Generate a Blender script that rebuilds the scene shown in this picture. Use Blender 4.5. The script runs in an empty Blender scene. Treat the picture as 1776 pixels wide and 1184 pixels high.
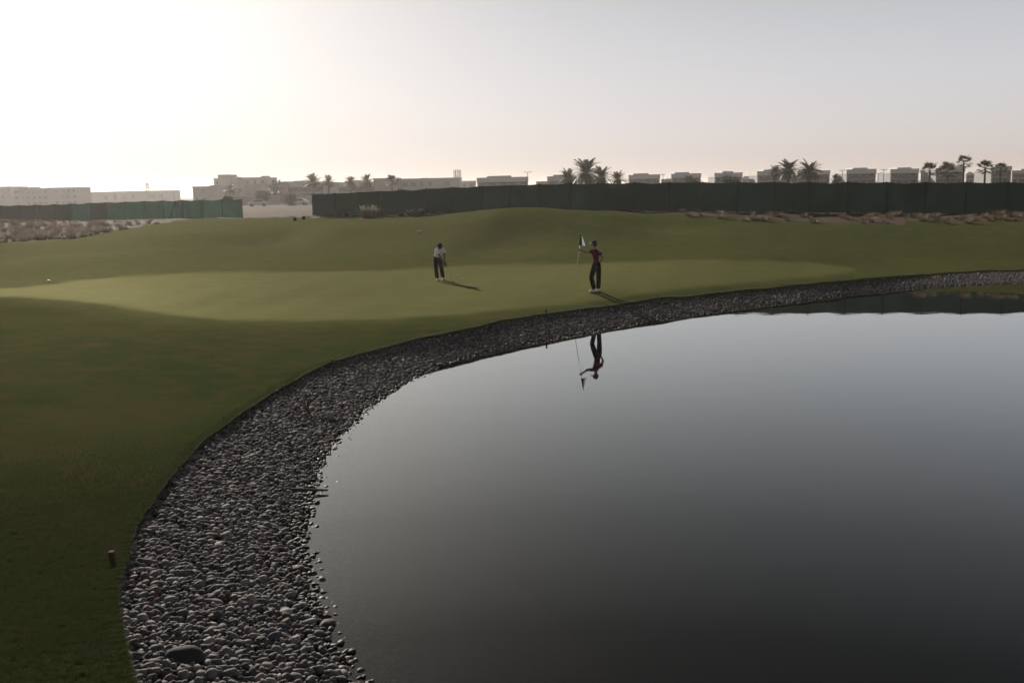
import bpy, bmesh, math, random
import numpy as np
from mathutils import Vector, Matrix, Euler
from mathutils.geometry import tessellate_polygon

R = math.radians
random.seed(7); np.random.seed(7)
rng = np.random.default_rng(11)

scene = bpy.context.scene
C = scene.collection

# ------------------------------------------------------------------ camera
FPX = 1727.0; CX, CY = 888.0, 592.0
HC = 4.25
PITCH = math.atan((592.0 - 328.0) / FPX); ROLL = 0.024
_f = Vector((0, math.cos(PITCH), -math.sin(PITCH)))
_u0 = Vector((0, math.sin(PITCH), math.cos(PITCH))); _r0 = Vector((1, 0, 0))
_r = _r0 * math.cos(ROLL) - _u0 * math.sin(ROLL)
_u = _u0 * math.cos(ROLL) + _r0 * math.sin(ROLL)
cam_data = bpy.data.cameras.new('camera')
cam_data.sensor_width = 36.0; cam_data.lens = 36.0 * FPX / 1776.0
cam_data.clip_start = 0.1; cam_data.clip_end = 9000
cam = bpy.data.objects.new('camera', cam_data); C.objects.link(cam)
M = Matrix((_r, _u, -_f)).transposed().to_4x4(); M.translation = Vector((0, 0, HC))
cam.matrix_world = M
scene.camera = cam

# ------------------------------------------------------------------ sky and sun
SUN_AZ = R(-25.0)      # left of the view direction
SUN_EL = R(21.5)
SUN_STRENGTH = 5.0
SKY_STRENGTH = 0.070
sun_dir = Vector((math.sin(SUN_AZ) * math.cos(SUN_EL), math.cos(SUN_AZ) * math.cos(SUN_EL), math.sin(SUN_EL)))
world = bpy.data.worlds.new('World'); scene.world = world; world.use_nodes = True
nt = world.node_tree; nt.nodes.clear()
def wn(t, **k):
    n = nt.nodes.new(t)
    for a, b in k.items(): setattr(n, a, b)
    return n
def wmath(op, a, b=None, clamp=False):
    n = wn('ShaderNodeMath', operation=op); n.use_clamp = clamp
    for i, v in enumerate((a, b)):
        if v is None: continue
        if isinstance(v, (int, float)): n.inputs[i].default_value = v
        else: nt.links.new(v, n.inputs[i])
    return n.outputs[0]
wout = wn('ShaderNodeOutputWorld'); bg = wn('ShaderNodeBackground')
sky = wn('ShaderNodeTexSky', sky_type='NISHITA'); sky.sun_disc = False
sky.sun_elevation = SUN_EL; sky.sun_rotation = SUN_AZ
sky.air_density = 1.0; sky.dust_density = 4.0; sky.ozone_density = 1.0; sky.altitude = 0
tc = wn('ShaderNodeTexCoord')
dotn = wn('ShaderNodeVectorMath', operation='DOT_PRODUCT'); dotn.inputs[1].default_value = sun_dir
nt.links.new(tc.outputs['Generated'], dotn.inputs[0])
sep = wn('ShaderNodeSeparateXYZ'); nt.links.new(tc.outputs['Generated'], sep.inputs[0])
elev = wmath('MAXIMUM', sep.outputs['Z'], 0.0)
cosg = dotn.outputs['Value']
om = wmath('SUBTRACT', 1.0, cosg)
# dust haze: a low band that thins with height, and a wide aureole round the hidden sun
band = wmath('POWER', 2.718, wmath('MULTIPLY', elev, -5.0))
aur_w = wmath('POWER', 2.718, wmath('MULTIPLY', om, -4.5))
aur_n = wmath('POWER', 2.718, wmath('MULTIPLY', om, -16.0))
def vscale(col, fac):
    n = wn('ShaderNodeVectorMath', operation='SCALE')
    n.inputs[0].default_value = col; nt.links.new(fac, n.inputs['Scale']); return n.outputs[0]
def vadd(a, b):
    n = wn('ShaderNodeVectorMath', operation='ADD'); nt.links.new(a, n.inputs[0]); nt.links.new(b, n.inputs[1]); return n.outputs[0]
HZ_BAND = (5.2, 4.25, 3.65); HZ_WIDE = (2.4, 1.9, 1.55); HZ_NARROW = (0.4, 0.38, 0.35); HZ_BLUE = (2.6, 3.25, 3.95); NISH = 0.03
hz = vadd(vscale(HZ_BAND, band), vscale(HZ_WIDE, wmath('MULTIPLY', aur_w, wmath('ADD', 0.25, wmath('MULTIPLY', band, 0.75)))))
hz = vadd(hz, vscale(HZ_NARROW, aur_n))
hz = vadd(hz, vscale((6.6, 5.9, 5.2), wmath('POWER', 2.718, wmath('MULTIPLY', om, -22.0))))
q_ = wmath('DIVIDE', elev, 0.125)
hz = vadd(hz, vscale(HZ_BLUE, wmath('MULTIPLY', q_, wmath('POWER', 2.718, wmath('SUBTRACT', 1.0, q_)))))
nsc = wn('ShaderNodeVectorMath', operation='SCALE'); nsc.inputs['Scale'].default_value = NISH
nt.links.new(sky.outputs[0], nsc.inputs[0])
tot = vadd(nsc.outputs[0], hz)
nt.links.new(tot, bg.inputs['Color']); bg.inputs['Strength'].default_value = SKY_STRENGTH
nt.links.new(bg.outputs[0], wout.inputs['Surface'])

sl = bpy.data.lights.new('sun', 'SUN'); sl.energy = SUN_STRENGTH; sl.angle = R(0.7); sl.color = (1.0, 0.90, 0.78)
so = bpy.data.objects.new('sun', sl); C.objects.link(so)
so.rotation_euler = (-sun_dir).to_track_quat('-Z', 'Y').to_euler()

vs = scene.view_settings; vs.view_transform = 'Standard'; vs.look = 'None'; vs.gamma = 1.0
vs.exposure = 0.5; vs.use_curve_mapping = False
scene.render.engine = 'CYCLES'
cy = scene.cycles
cy.max_bounces = 6; cy.diffuse_bounces = 2; cy.glossy_bounces = 3; cy.transmission_bounces = 4; cy.volume_bounces = 1
cy.transparent_max_bounces = 12; cy.caustics_reflective = False; cy.caustics_refractive = False
cy.sample_clamp_indirect = 4.0; cy.use_denoising = True

# ------------------------------------------------------------------ pixel -> place helpers
def ray(px, py):
    return _f + _r * ((px - CX) / FPX) + _u * ((CY - py) / FPX)
def on_z(px, py, z):
    d = ray(px, py); t = (z - HC) / d.z
    return Vector((d.x * t, d.y * t, z))
def at(px, py, d):
    v = ray(px, py); t = d / v.y
    return Vector((v.x * t, d, HC + v.z * t))

def pix(p):
    v = Vector(p) - Vector((0, 0, HC)); w = v.dot(_f)
    return CX + FPX*v.dot(_r)/w, CY - FPX*v.dot(_u)/w
def catmull(P, closed, n):
    P = [np.array(p, float) for p in P]; out = []
    N = len(P)
    for i in range(N if closed else N - 1):
        if closed: a, b, c, d = P[(i-1) % N], P[i], P[(i+1) % N], P[(i+2) % N]
        else: a, b, c, d = P[max(i-1, 0)], P[i], P[i+1], P[min(i+2, N-1)]
        for k in range(n):
            t = k / n
            out.append(0.5 * ((2*b) + (-a + c)*t + (2*a - 5*b + 4*c - d)*t*t + (-a + 3*b - 3*c + d)*t**3))
    if not closed: out.append(P[-1])
    return np.array(out)
def resample(P, step, closed):
    Q = np.vstack([P, P[:1]]) if closed else P
    L = np.r_[0, np.cumsum(np.linalg.norm(np.diff(Q[:, :2], axis=0), axis=1))]
    n = max(2, int(L[-1] / step)); s = np.linspace(0, L[-1], n + 1)
    if closed: s = s[:-1]
    return np.stack([np.interp(s, L, Q[:, k]) for k in range(Q.shape[1])], 1)

# ------------------------------------------------------------------ shore curves
EDGE_PX = [(230,1184),(212,1120),(202,1060),(200,1010),(212,970),(235,915),(275,850),(330,785),(400,728),(470,683),(550,640),
           (640,610),(720,590),(800,573),(870,558),(950,545),(1050,531),(1150,518),(1260,507),(1400,494),(1500,485),(1600,476.5),(1700,470),(1776,467)]
def ez(px): return 0.45 if px < 900 else 0.45 - 0.17 * min(1, (px - 900) / 876)
E_vis = [tuple(on_z(x, y, ez(x))) for x, y in EDGE_PX]
lx, ly, lz = E_vis[-1]
E_far = [(lx+6, ly+1.5, .3), (lx+16, ly+1, .35), (lx+26, ly-7, .4), (lx+31, ly-20, .45), (lx+27, ly-36, .45), (30, -7, .45), (14, -3.5, .45), (6, 0.8, .45), (1.5, 3.0, .45), (-1.0, 4.8, .45), (-2.3, 6.1, .45)]
EDGE = resample(catmull(E_vis + E_far, True, 14), 0.12, True)
NE = len(EDGE)
WATER_PX = [(704,1310),(670,1258),(642,1215),(622,1184),(603,1150),(572,1105),(552,1065),(540,1020),(530,975),(519,930),(530,890),(545,850),(555,800),(590,755),(628,714),(680,677),(725,652),(770,632),
            (860,607),(950,591),(1050,573),(1134,557),(1260,539),(1400,521),(1500,507),(1600,499),(1700,494),(1776,491)]
W_vis = np.array([tuple(on_z(x, y, 0)) for x, y in WATER_PX])
WL = resample(catmull(W_vis, False, 14), 0.1, False)
T = np.roll(EDGE, -3, 0) - np.roll(EDGE, 3, 0); T /= np.linalg.norm(T[:, :2], axis=1)[:, None]
area = 0.5 * np.sum(EDGE[:, 0] * np.roll(EDGE[:, 1], -1) - np.roll(EDGE[:, 0], -1) * EDGE[:, 1])
INW = np.stack([-T[:, 1], T[:, 0]], 1) * (1 if area > 0 else -1)
width = np.zeros(NE)
for i in range(NE):
    v = WL[:, :2] - EDGE[i, :2]
    along = np.abs(v @ T[i, :2]); w = v @ INW[i]
    ok = (w > 0) & (w < 5)
    j = np.argmin(along + 100 * (~ok))
    width[i] = w[j] if (ok[j] and along[j] < 0.15) else np.nan
vis = ~np.isnan(width)
vi = np.nonzero(vis)[0]; width = np.interp(np.arange(NE), np.r_[vi[-1]-NE, vi, vi[0]+NE], np.r_[width[vi[-1]], width[vi], width[vi[0]]])
ker = np.hanning(25); ker /= ker.sum()
width = np.convolve(np.r_[width[-12:], width, width[:12]], ker, 'valid')
width = np.clip(width, 1.1, 3.2)
print('shore width', width[vis].min(), width[vis].max(), 'n', NE)

def seg_dist(pts, poly):
    """signed distance to closed polygon, positive outside"""
    pts = np.asarray(pts); A = poly; B = np.roll(poly, -1, 0)
    out = np.empty(len(pts))
    for s in range(0, len(pts), 20000):
        p = pts[s:s+20000]
        d2 = np.full(len(p), 1e18); ins = np.zeros(len(p), bool)
        for a, b in zip(A, B):
            ab = b - a; t = np.clip(((p - a) @ ab) / max(ab @ ab, 1e-12), 0, 1)
            q = p - a - t[:, None] * ab
            d2 = np.minimum(d2, (q * q).sum(1))
            c = (a[1] > p[:, 1]) != (b[1] > p[:, 1])
            if c.any():
                xi = a[0] + (p[:, 1] - a[1]) * ab[0] / (ab[1] if ab[1] else 1e-12)
                ins ^= c & (p[:, 0] < xi)
        out[s:s+20000] = np.where(ins, -1, 1) * np.sqrt(d2)
    return out

# ------------------------------------------------------------------ terrain heights
RIDGE = [(-250,470,50),(-120,448,55),(0,422,60),(100,417,66),(152,410,70),(203,401,75),(253,392,82),(300,385,88),(345,380,92),(420,379,90),(543,379.5,77),(640,378.5,73),(740,376,71),
         (800,371,70),(850,365.5,69),(920,362,66),(1000,364,65),(1070,370,63),(1180,374,61),(1290,383,58),(1400,387,57),(1500,390,55),(1640,389,54),(1776,383.5,53),(1950,378,52)]
CTRL = [ (762,486,39.5),(1033,506,34.5),(994,510,34.3),
         (740,465,44.5),(1000,455,44.5),(1300,449,43.5),(1480,469,42.4),(1560,455,45),(1700,440,47),(1776,425,48),
         (1550,425,49.5),(1300,425,49),(1250,400,55),(1500,402,53),(1100,400,57),
         (870,371,58.4),(870,383,57.1),(870,400,55.4),(870,415,54),(870,430,52),(870,446,47.4),(800,372,62),(800,388,58.5),(800,405,56),(800,425,52.5),(980,373,58),(980,387,55.6),(980,403,53.4),(980,418,51.4),(980,434,48.2),(1070,388,56),(1070,405,53),(1070,425,49.5),(740,386,61.5),(740,402,58.5),(740,422,54.5),(740,440,50),
         (640,387,66),(640,404,61),(640,425,56.5),(640,445,50),(480,384,79),(480,393,71),(480,401,67.5),(480,424,63.4),(480,440,55),(480,460,46.5),(550,403,64),(550,425,59.3),(380,390,77),(380,405,68),(380,428,60),(380,452,50),
         (250,410,66),(250,440,52),(250,470,43.5),(120,440,55),(120,470,45),(0,460,47),(0,490,40),
         (60,505,37),(300,500,37),(500,500,36.5),(700,520,33.5),(900,522,32.8),(500,545,30),(300,545,30.2),(100,525,33),(0,520,34.2)]
pts = [tuple(at(*c)) for c in CTRL] + [tuple(at(*c)) for c in RIDGE]
FENCE_R = [(543,373,80),(629,372.5,77.5),(720,371.5,74.5),(810,369.5,72.5),(910,368.5,70.6),(1060,367.5,68.3),(1290,368.5,65.5),(1530,370,62.5),(1776,371.5,59.5),(2050,373,57)]
FENCE_L = [(-260,393,112),(0,386,110),(200,381.5,106),(300,379.5,104),(421,378,102)]
pts += [tuple(at(*c)) for c in FENCE_R + FENCE_L]
pts += [tuple(EDGE[i]) for i in range(0, NE, 22)]
for i in range(0, NE, 18):
    x_, y_, z_ = EDGE[i]
    if y_ > 6 and x_ < 6 and y_ < 33:
        nr_ = 1 - max(0, (y_ - 22)/12)
        for of_, dz_ in ((1.0, .05), (3.2, .15), (6.5, .28), (11., .42)):
            if of_ > 2 and y_ > 24: continue
            q_ = EDGE[i, :2] - INW[i]*of_
            if math.hypot(*q_) > 6 and q_[1] < 23 and (q_[1] > 7 or q_[0] < -8): pts.append((q_[0], q_[1], z_ + dz_))
pts += [(0,0,2.55),(-3,0,2.3),(-8,0,1.8),(-16,6,1.7),(-20,14,1.7),(-24,24,1.6),(-30,38,1.5),(-45,55,1.7),(-20,-15,2.4),(10,-20,2.2),(40,-25,1.8),(-60,10,2)]
for a in range(0, 360, 24):
    pts.append((150*math.sin(R(a)), 150*math.cos(R(a)), 1.9))
P0 = np.array(pts)
XY, ZZ = P0[:, :2] / 50.0, P0[:, 2]
def kern(r2): return 0.5 * r2 * np.log(r2 + 1e-12)
K = kern(((XY[:, None] - XY[None]) ** 2).sum(-1)) + np.eye(len(XY)) * 3e-5
PP = np.c_[np.ones(len(XY)), XY]
A_ = np.block([[K, PP], [PP.T, np.zeros((3, 3))]])
sol = np.linalg.solve(A_, np.r_[ZZ, 0, 0, 0]); WT, PT = sol[:-3], sol[-3:]
def hfun(p):
    p = np.atleast_2d(np.asarray(p, float))[:, :2]
    out = np.empty(len(p))
    for s in range(0, len(p), 20000):
        q = p[s:s+20000] / 50.0
        k = kern(((q[:, None] - XY[None]) ** 2).sum(-1))
        out[s:s+20000] = k @ WT + PT[0] + q @ PT[1:]
    r = np.linalg.norm(p, axis=1); t = np.clip((r - 112) / 40, 0, 1); t = t*t*(3-2*t)
    x, y = p[:, 0], p[:, 1]
    und = 0.02*np.sin(x*0.9+1.3*np.sin(y*.5)) * np.sin(y*0.7+x*.3) + 0.012*np.sin(x*2.1+y*1.3)*np.sin(y*1.9-x*.7)
    und *= np.clip(r/30, .3, 1)
    far = 1.75 + 0.12*np.sin(x*.03)*np.cos(y*.021)
    return out*(1-t) + far*t + und*(1-t)
def h1(x, y): return float(hfun([(x, y)])[0])
def hit(px, py, lo=5.0, hi=140.0):
    v = ray(px, py); ts = np.linspace(lo, hi, 70) / v.y
    for _ in range(2):
        p = np.stack([v.x*ts, v.y*ts, HC + v.z*ts], 1); h = hfun(p)
        i = np.nonzero(p[:, 2] <= h)[0]
        if len(i) == 0: return at(px, py, 100)
        k = max(1, i[0]); ts = np.linspace(ts[k-1], ts[k], 24)
    q = p[i[0]]; return Vector((q[0], q[1], h[i[0]]))

EDGE[:, 2] = hfun(EDGE[:, :2]); print('edge z', EDGE[:, 2].min(), EDGE[:, 2].max())
# ------------------------------------------------------------------ object helpers
def link(o, parent=None):
    C.objects.link(o)
    if parent is not None: o.parent = parent
    return o
def tag(o, label=None, cat=None, group=None, kind=None):
    if label: o['label'] = label
    if cat: o['category'] = cat
    if group: o['group'] = group
    if kind: o['kind'] = kind
    return o
def empty(name, loc, rz=0.0):
    o = bpy.data.objects.new(name, None); o.location = loc; o.rotation_euler = (0, 0, rz); o.empty_display_size = .3
    return link(o)
class MB:
    def __init__(s): s.v = []; s.f = []
    def add(s, vs, fs):
        n = len(s.v); s.v += [tuple(v) for v in vs]; s.f += [tuple(i + n for i in f) for f in fs]; return s
    def box(s, x0, x1, y0, y1, z0, z1):
        vs = [(x0,y0,z0),(x1,y0,z0),(x1,y1,z0),(x0,y1,z0),(x0,y0,z1),(x1,y0,z1),(x1,y1,z1),(x0,y1,z1)]
        return s.add(vs, [(0,3,2,1),(4,5,6,7),(0,1,5,4),(1,2,6,5),(2,3,7,6),(3,0,4,7)])
    def tube(s, pts, rad, n=8, cap=True):
        pts = [Vector(p) for p in pts]
        if not hasattr(rad, '__len__'): rad = [rad]*len(pts)
        base = len(s.v); rings = []
        for i, p in enumerate(pts):
            t = (pts[min(i+1, len(pts)-1)] - pts[max(i-1, 0)]).normalized()
            a = t.cross(Vector((0,0,1)) if abs(t.z) < .9 else Vector((1,0,0))).normalized(); b = t.cross(a)
            for k in range(n):
                w = 2*math.pi*k/n
                s.v.append(tuple(p + (a*math.cos(w) + b*math.sin(w))*rad[i]))
        for i in range(len(pts)-1):
            for k in range(n):
                a0 = base+i*n+k; a1 = base+i*n+(k+1) % n
                s.f.append((a0, a1, a1+n, a0+n))
        if cap:
            s.f.append(tuple(base+k for k in range(n))[::-1]); s.f.append(tuple(base+(len(pts)-1)*n+k for k in range(n)))
        return s
    def mesh(s, name, mat=None, smooth=False):
        m = bpy.data.meshes.new(name); m.from_pydata(s.v, [], s.f); m.update()
        if mat: m.materials.append(mat)
        if smooth: m.polygons.foreach_set('use_smooth', [True]*len(m.polygons))
        return m
    def build(s, name, mat, parent=None, smooth=False, bevel=0):
        o = bpy.data.objects.new(name, s.mesh(name, mat, smooth)); link(o, parent)
        if bevel:
            b = o.modifiers.new('bevel', 'BEVEL'); b.width = bevel; b.segments = 2
        return o
def np_mesh(name, V, F, mat, smooth=True):
    m = bpy.data.meshes.new(name); m.from_pydata(V.tolist(), [], F.tolist() if hasattr(F, 'tolist') else F); m.update()
    m.materials.append(mat)
    if smooth: m.polygons.foreach_set('use_smooth', [True]*len(m.polygons))
    return m

# ------------------------------------------------------------------ materials
class NT:
    def __init__(s, name):
        s.m = bpy.data.materials.new(name); s.m.use_nodes = True; s.t = s.m.node_tree; s.t.nodes.clear()
        s.out = s.n('ShaderNodeOutputMaterial')
    def n(s, typ, **k):
        x = s.t.nodes.new(typ)
        for a, b in k.items(): setattr(x, a, b)
        return x
    def l(s, a, b): s.t.links.new(a, b)
    def put(s, sock, v):
        if isinstance(v, bpy.types.NodeSocket): s.l(v, sock)
        elif v is not None: sock.default_value = (*v, 1) if hasattr(v, '__len__') and len(v) == 3 and sock.type == 'RGBA' else v
    def noise(s, scale, detail=4, rough=.55, vec=None, dim='3D'):
        x = s.n('ShaderNodeTexNoise'); x.inputs['Scale'].default_value = scale; x.inputs['Detail'].default_value = detail; x.inputs['Roughness'].default_value = rough
        if vec is not None: s.l(vec, x.inputs['Vector'])
        return x.outputs['Fac']
    def pos(s): return s.n('ShaderNodeNewGeometry').outputs['Position']
    def ramp(s, fac, stops):
        x = s.n('ShaderNodeValToRGB'); s.l(fac, x.inputs[0]); e = x.color_ramp.elements
        while len(e) < len(stops): e.new(.5)
        for i, (p, c) in enumerate(stops): e[i].position = p; e[i].color = (*c, 1)
        return x.outputs[0]
    def mix(s, fac, a, b, mode='MIX'):
        x = s.n('ShaderNodeMix', data_type='RGBA', blend_type=mode)
        s.put(x.inputs[0], fac); s.put(x.inputs[6], a); s.put(x.inputs[7], b); return x.outputs[2]
    def math(s, op, a, b=None, c=None, clamp=False):
        x = s.n('ShaderNodeMath', operation=op); x.use_clamp = clamp
        for i, v in enumerate((a, b, c)):
            if v is not None: s.put(x.inputs[i], v)
        return x.outputs[0]
    def bump(s, h, strength, dist):
        x = s.n('ShaderNodeBump'); s.l(h, x.inputs['Height']); x.inputs['Strength'].default_value = strength; x.inputs['Distance'].default_value = dist
        return x.outputs[0]
    def pbr(s, col, rough=.8, spec=.3, normal=None, sheen=0, metal=0):
        x = s.n('ShaderNodeBsdfPrincipled'); s.put(x.inputs['Base Color'], col); s.put(x.inputs['Roughness'], rough)
        x.inputs['Specular IOR Level'].default_value = spec; x.inputs['Metallic'].default_value = metal
        x.inputs['Sheen Weight'].default_value = sheen
        if normal is not None: s.l(normal, x.inputs['Normal'])
        return x
    def done(s, sh): s.l(sh.outputs[0] if hasattr(sh, 'outputs') else sh, s.out.inputs['Surface']); return s.m

def simple(name, col, rough=.75, spec=.3, var=.15, scale=6, metal=0, bump=0):
    t = NT(name); nz = t.noise(scale, 5, .6, t.pos())
    c = t.mix(nz, tuple(x*(1-var) for x in col), tuple(min(1, x*(1+var)) for x in col))
    nrm = t.bump(nz, .4, bump) if bump else None
    return t.done(t.pbr(c, rough, spec, nrm, metal=metal))

def grass_material():
    t = NT('turf'); p = t.pos()
    att = t.n('ShaderNodeAttribute', attribute_name='green'); g = att.outputs['Fac']
    n1 = t.noise(0.22, 5, .6, p); n2 = t.noise(1.3, 5, .65, p); n3 = t.noise(22, 4, .7, p); n4 = t.noise(70, 2, .6, p)
    rough_c = t.ramp(n1, [(.30, (.030, .052, .014)), (.52, (.048, .064, .020)), (.70, (.078, .073, .030))])
    rough_c = t.mix(t.math('MULTIPLY', t.math('SUBTRACT', n2, .46, clamp=True), 4.0, clamp=True), rough_c, (.088, .068, .028))
    green_c = t.ramp(n2, [(.3, (.106, .117, .045)), (.7, (.130, .130, .056))])
    c = t.mix(g, rough_c, green_c)
    c = t.mix(t.math('MULTIPLY', n3, t.math('SUBTRACT', 1.0, g)), c, t.mix(1.0, c, (.45, .5, .4), 'MULTIPLY'))
    c = t.mix(t.math('MULTIPLY', t.math('SUBTRACT', n4, .4, clamp=True), 1.2), c, t.mix(1.0, c, (.6, .62, .55), 'MULTIPLY'))
    hgt = t.math('ADD', t.math('MULTIPLY', n3, .6), t.math('MULTIPLY', n4, .5))
    st = t.n('ShaderNodeBump'); t.l(hgt, st.inputs['Height']); st.inputs['Distance'].default_value = .03
    t.l(t.math('SUBTRACT', .75, t.math('MULTIPLY', g, .6)), st.inputs['Strength'])
    d = t.n('ShaderNodeBsdfDiffuse'); t.l(c, d.inputs['Color']); t.l(st.outputs[0], d.inputs['Normal'])
    gl = t.n('ShaderNodeBsdfGlossy'); gl.inputs['Roughness'].default_value = .6; gl.inputs['Color'].default_value = (1, .95, .55, 1); t.l(st.outputs[0], gl.inputs['Normal'])
    m = t.n('ShaderNodeMixShader'); t.l(t.math('MULTIPLY', g, .010), m.inputs[0]); t.l(d.outputs[0], m.inputs[1]); t.l(gl.outputs[0], m.inputs[2])
    return t.done(m)
MAT_TURF = grass_material()

def blade_material(name, c0, c1, trans=.35):
    t = NT(name); oi = t.n('ShaderNodeObjectInfo').outputs['Random']
    n = t.noise(1.2, 3, .6, t.pos())
    c = t.mix(t.math('ADD', t.math('MULTIPLY', oi, .6), t.math('MULTIPLY', n, .4)), c0, c1)
    d = t.pbr(c, .6, .25); tr = t.n('ShaderNodeBsdfTranslucent'); t.l(c, tr.inputs['Color'])
    m = t.n('ShaderNodeMixShader'); m.inputs[0].default_value = trans; t.l(d.outputs[0], m.inputs[1]); t.l(tr.outputs[0], m.inputs[2])
    return t.done(m)
MAT_BLADE = blade_material('grass_blade', (.030, .050, .011), (.076, .084, .024), .38)
MAT_DRY = blade_material('dry_grass_blade', (.10, .074, .052), (.27, .205, .145), .3)
MAT_TUFTG = blade_material('green_tuft_blade', (.06, .075, .035), (.16, .15, .08), .3)
MAT_PLUME = blade_material('pale_plume', (.5, .45, .36), (.68, .62, .52), .4)
MAT_FROND = blade_material('palm_frond', (.040, .050, .026), (.085, .085, .045), .2)
MAT_LEAF = blade_material('bush_leaf', (.028, .045, .02), (.07, .085, .035), .2)

def dirt_material():
    t = NT('sandy_dirt'); p = t.pos()
    n1 = t.noise(.12, 5, .6, p); n2 = t.noise(1.5, 6, .7, p); n3 = t.noise(14, 4, .7, p)
    c = t.ramp(n1, [(.35, (.062, .041, .034)), (.6, (.098, .067, .053))])
    c = t.mix(t.math('MULTIPLY', t.math('SUBTRACT', n2, .45, clamp=True), 4, clamp=True), c, (.075, .055, .042))
    return t.done(t.pbr(c, .95, .05, t.bump(t.math('ADD', n2, t.math('MULTIPLY', n3, .4)), .8, .25)))
MAT_DIRT = dirt_material()

def stone_material(name, stops):
    t = NT(name); oi = t.n('ShaderNodeObjectInfo').outputs['Random']; geo = t.n('ShaderNodeNewGeometry'); p = geo.outputs['Position']
    c = t.ramp(oi, stops)
    n = t.noise(38, 5, .65, p); n2 = t.noise(120, 3, .6, p)
    c = t.mix(1.0, c, (.88, .90, .95), 'MULTIPLY')
    c = t.mix(t.math('MULTIPLY', n, .75), c, t.mix(1.0, c, (.45, .44, .43), 'MULTIPLY'))
    sp = t.n('ShaderNodeSeparateXYZ'); t.l(p, sp.inputs[0])
    wet = t.math('SUBTRACT', 1.0, t.math('DIVIDE', t.math('SUBTRACT', sp.outputs['Z'], t.math('MULTIPLY', n, .04)), .03, clamp=True), clamp=True)
    c = t.mix(t.math('MULTIPLY', wet, .75), c, t.mix(1.0, c, (.30, .29, .28), 'MULTIPLY'))
    rg = t.math('SUBTRACT', .8, t.math('MULTIPLY', wet, .25))
    return t.done(t.pbr(c, rg, .12, t.bump(n2, .25, .01)))
MAT_STONE = stone_material('river_stone', [(0, (.07, .066, .067)), (.25, (.13, .122, .122)), (.5, (.21, .195, .192)), (.68, (.115, .11, .117)), (.8, (.21, .16, .148)), (.9, (.31, .285, .27)), (1, (.50, .47, .43))])
MAT_STONE_PINK = stone_material('pinkish_stone', [(0, (.19, .13, .115)), (1, (.26, .18, .16))])
MAT_STONE_PALE = stone_material('pale_stone', [(0, (.34, .32, .29)), (1, (.46, .43, .40))])
MAT_STONE_DARK = stone_material('dark_boulder', [(0, (.065, .062, .065)), (1, (.075, .07, .072))])
MAT_STONE_BLUE = stone_material('bluish_stone', [(0, (.10, .125, .155)), (1, (.13, .15, .18))])
MAT_BED = simple('pebble_bed', (.028, .026, .024), .9, .1, .4, 9, bump=.05)
MAT_SILT = simple('pond_silt', (.018, .024, .021), .95, .0, .3, 1)

def water_material():
    t = NT('pond_water'); p = t.pos()
    mp = t.n('ShaderNodeMapping'); t.l(p, mp.inputs[0]); mp.inputs['Scale'].default_value = (.35, 1.0, 1)
    n = t.noise(1.6, 3, .5, mp.outputs[0])
    bn = t.n('ShaderNodeBump'); t.l(n, bn.inputs['Height']); bn.inputs['Strength'].default_value = .25; bn.inputs['Distance'].default_value = .004
    gl = t.n('ShaderNodeBsdfGlossy'); gl.inputs['Roughness'].default_value = .012; t.l(bn.outputs[0], gl.inputs['Normal'])
    gl.inputs['Color'].default_value = (.95, .98, .965, 1)
    tr = t.n('ShaderNodeBsdfTransparent'); tr.inputs['Color'].default_value = (.17, .17, .145, 1)
    lw = t.n('ShaderNodeLayerWeight'); lw.inputs['Blend'].default_value = .5; t.l(bn.outputs[0], lw.inputs['Normal'])
    cr = t.n('ShaderNodeValToRGB'); t.l(lw.outputs['Facing'], cr.inputs[0]); e = cr.color_ramp.elements
    for q_ in range(6): e.new(.5)
    for i, (a_, b_) in enumerate([(0, .02), (.42, .035), (.58, .085), (.68, .20), (.77, .38), (.83, .54), (.90, .74), (1, .98)]): e[i].position = a_; e[i].color = (b_, b_, b_, 1)
    m = t.n('ShaderNodeMixShader'); t.l(cr.outputs[0], m.inputs[0]); t.l(tr.outputs[0], m.inputs[1]); t.l(gl.outputs[0], m.inputs[2])
    return t.done(m)
MAT_WATER = water_material()

def net_material(name, col, col2, trans, open_):
    t = NT(name); p = t.pos(); oi = t.n('ShaderNodeObjectInfo').outputs['Random']
    n = t.noise(.9, 4, .6, p); n2 = t.noise(6, 3, .6, p)
    f = t.math('ADD', t.math('MULTIPLY', oi, .55), t.math('MULTIPLY', n, .45))
    c = t.mix(f, col, col2)
    c = t.mix(t.math('MULTIPLY', t.math('SUBTRACT', n, .38, clamp=True), 3.0, clamp=True), c, t.mix(1.0, c, (1.4, 1.4, 1.4), 'MULTIPLY'))
    c = t.mix(t.math('MULTIPLY', n2, .5), c, t.mix(1.0, c, (.4, .4, .4), 'MULTIPLY'))
    d = t.pbr(c, .9, .02); tl = t.n('ShaderNodeBsdfTranslucent'); t.l(c, tl.inputs['Color'])
    m = t.n('ShaderNodeMixShader'); m.inputs[0].default_value = trans; t.l(d.outputs[0], m.inputs[1]); t.l(tl.outputs[0], m.inputs[2])
    tp = t.n('ShaderNodeBsdfTransparent')
    m2 = t.n('ShaderNodeMixShader'); m2.inputs[0].default_value = open_; t.l(m.outputs[0], m2.inputs[1]); t.l(tp.outputs[0], m2.inputs[2])
    return t.done(m2)
MAT_NET_L = net_material('green_shade_net', (.010, .030, .022), (.020, .054, .040), .55, .02)
MAT_NET_R = net_material('dimly_backlit_net', (.004, .008, .007), (.010, .021, .018), .4, .012)  # weaker backlight and vignetting painted in as a darker net colour
MAT_NET_TORN = net_material('faded_shade_net', (.012, .036, .031), (.018, .050, .043), .5, .02)
MAT_NET_BROWN = net_material('brownish_shade_net', (.014, .018, .015), (.022, .027, .023), .4, .02)
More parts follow.
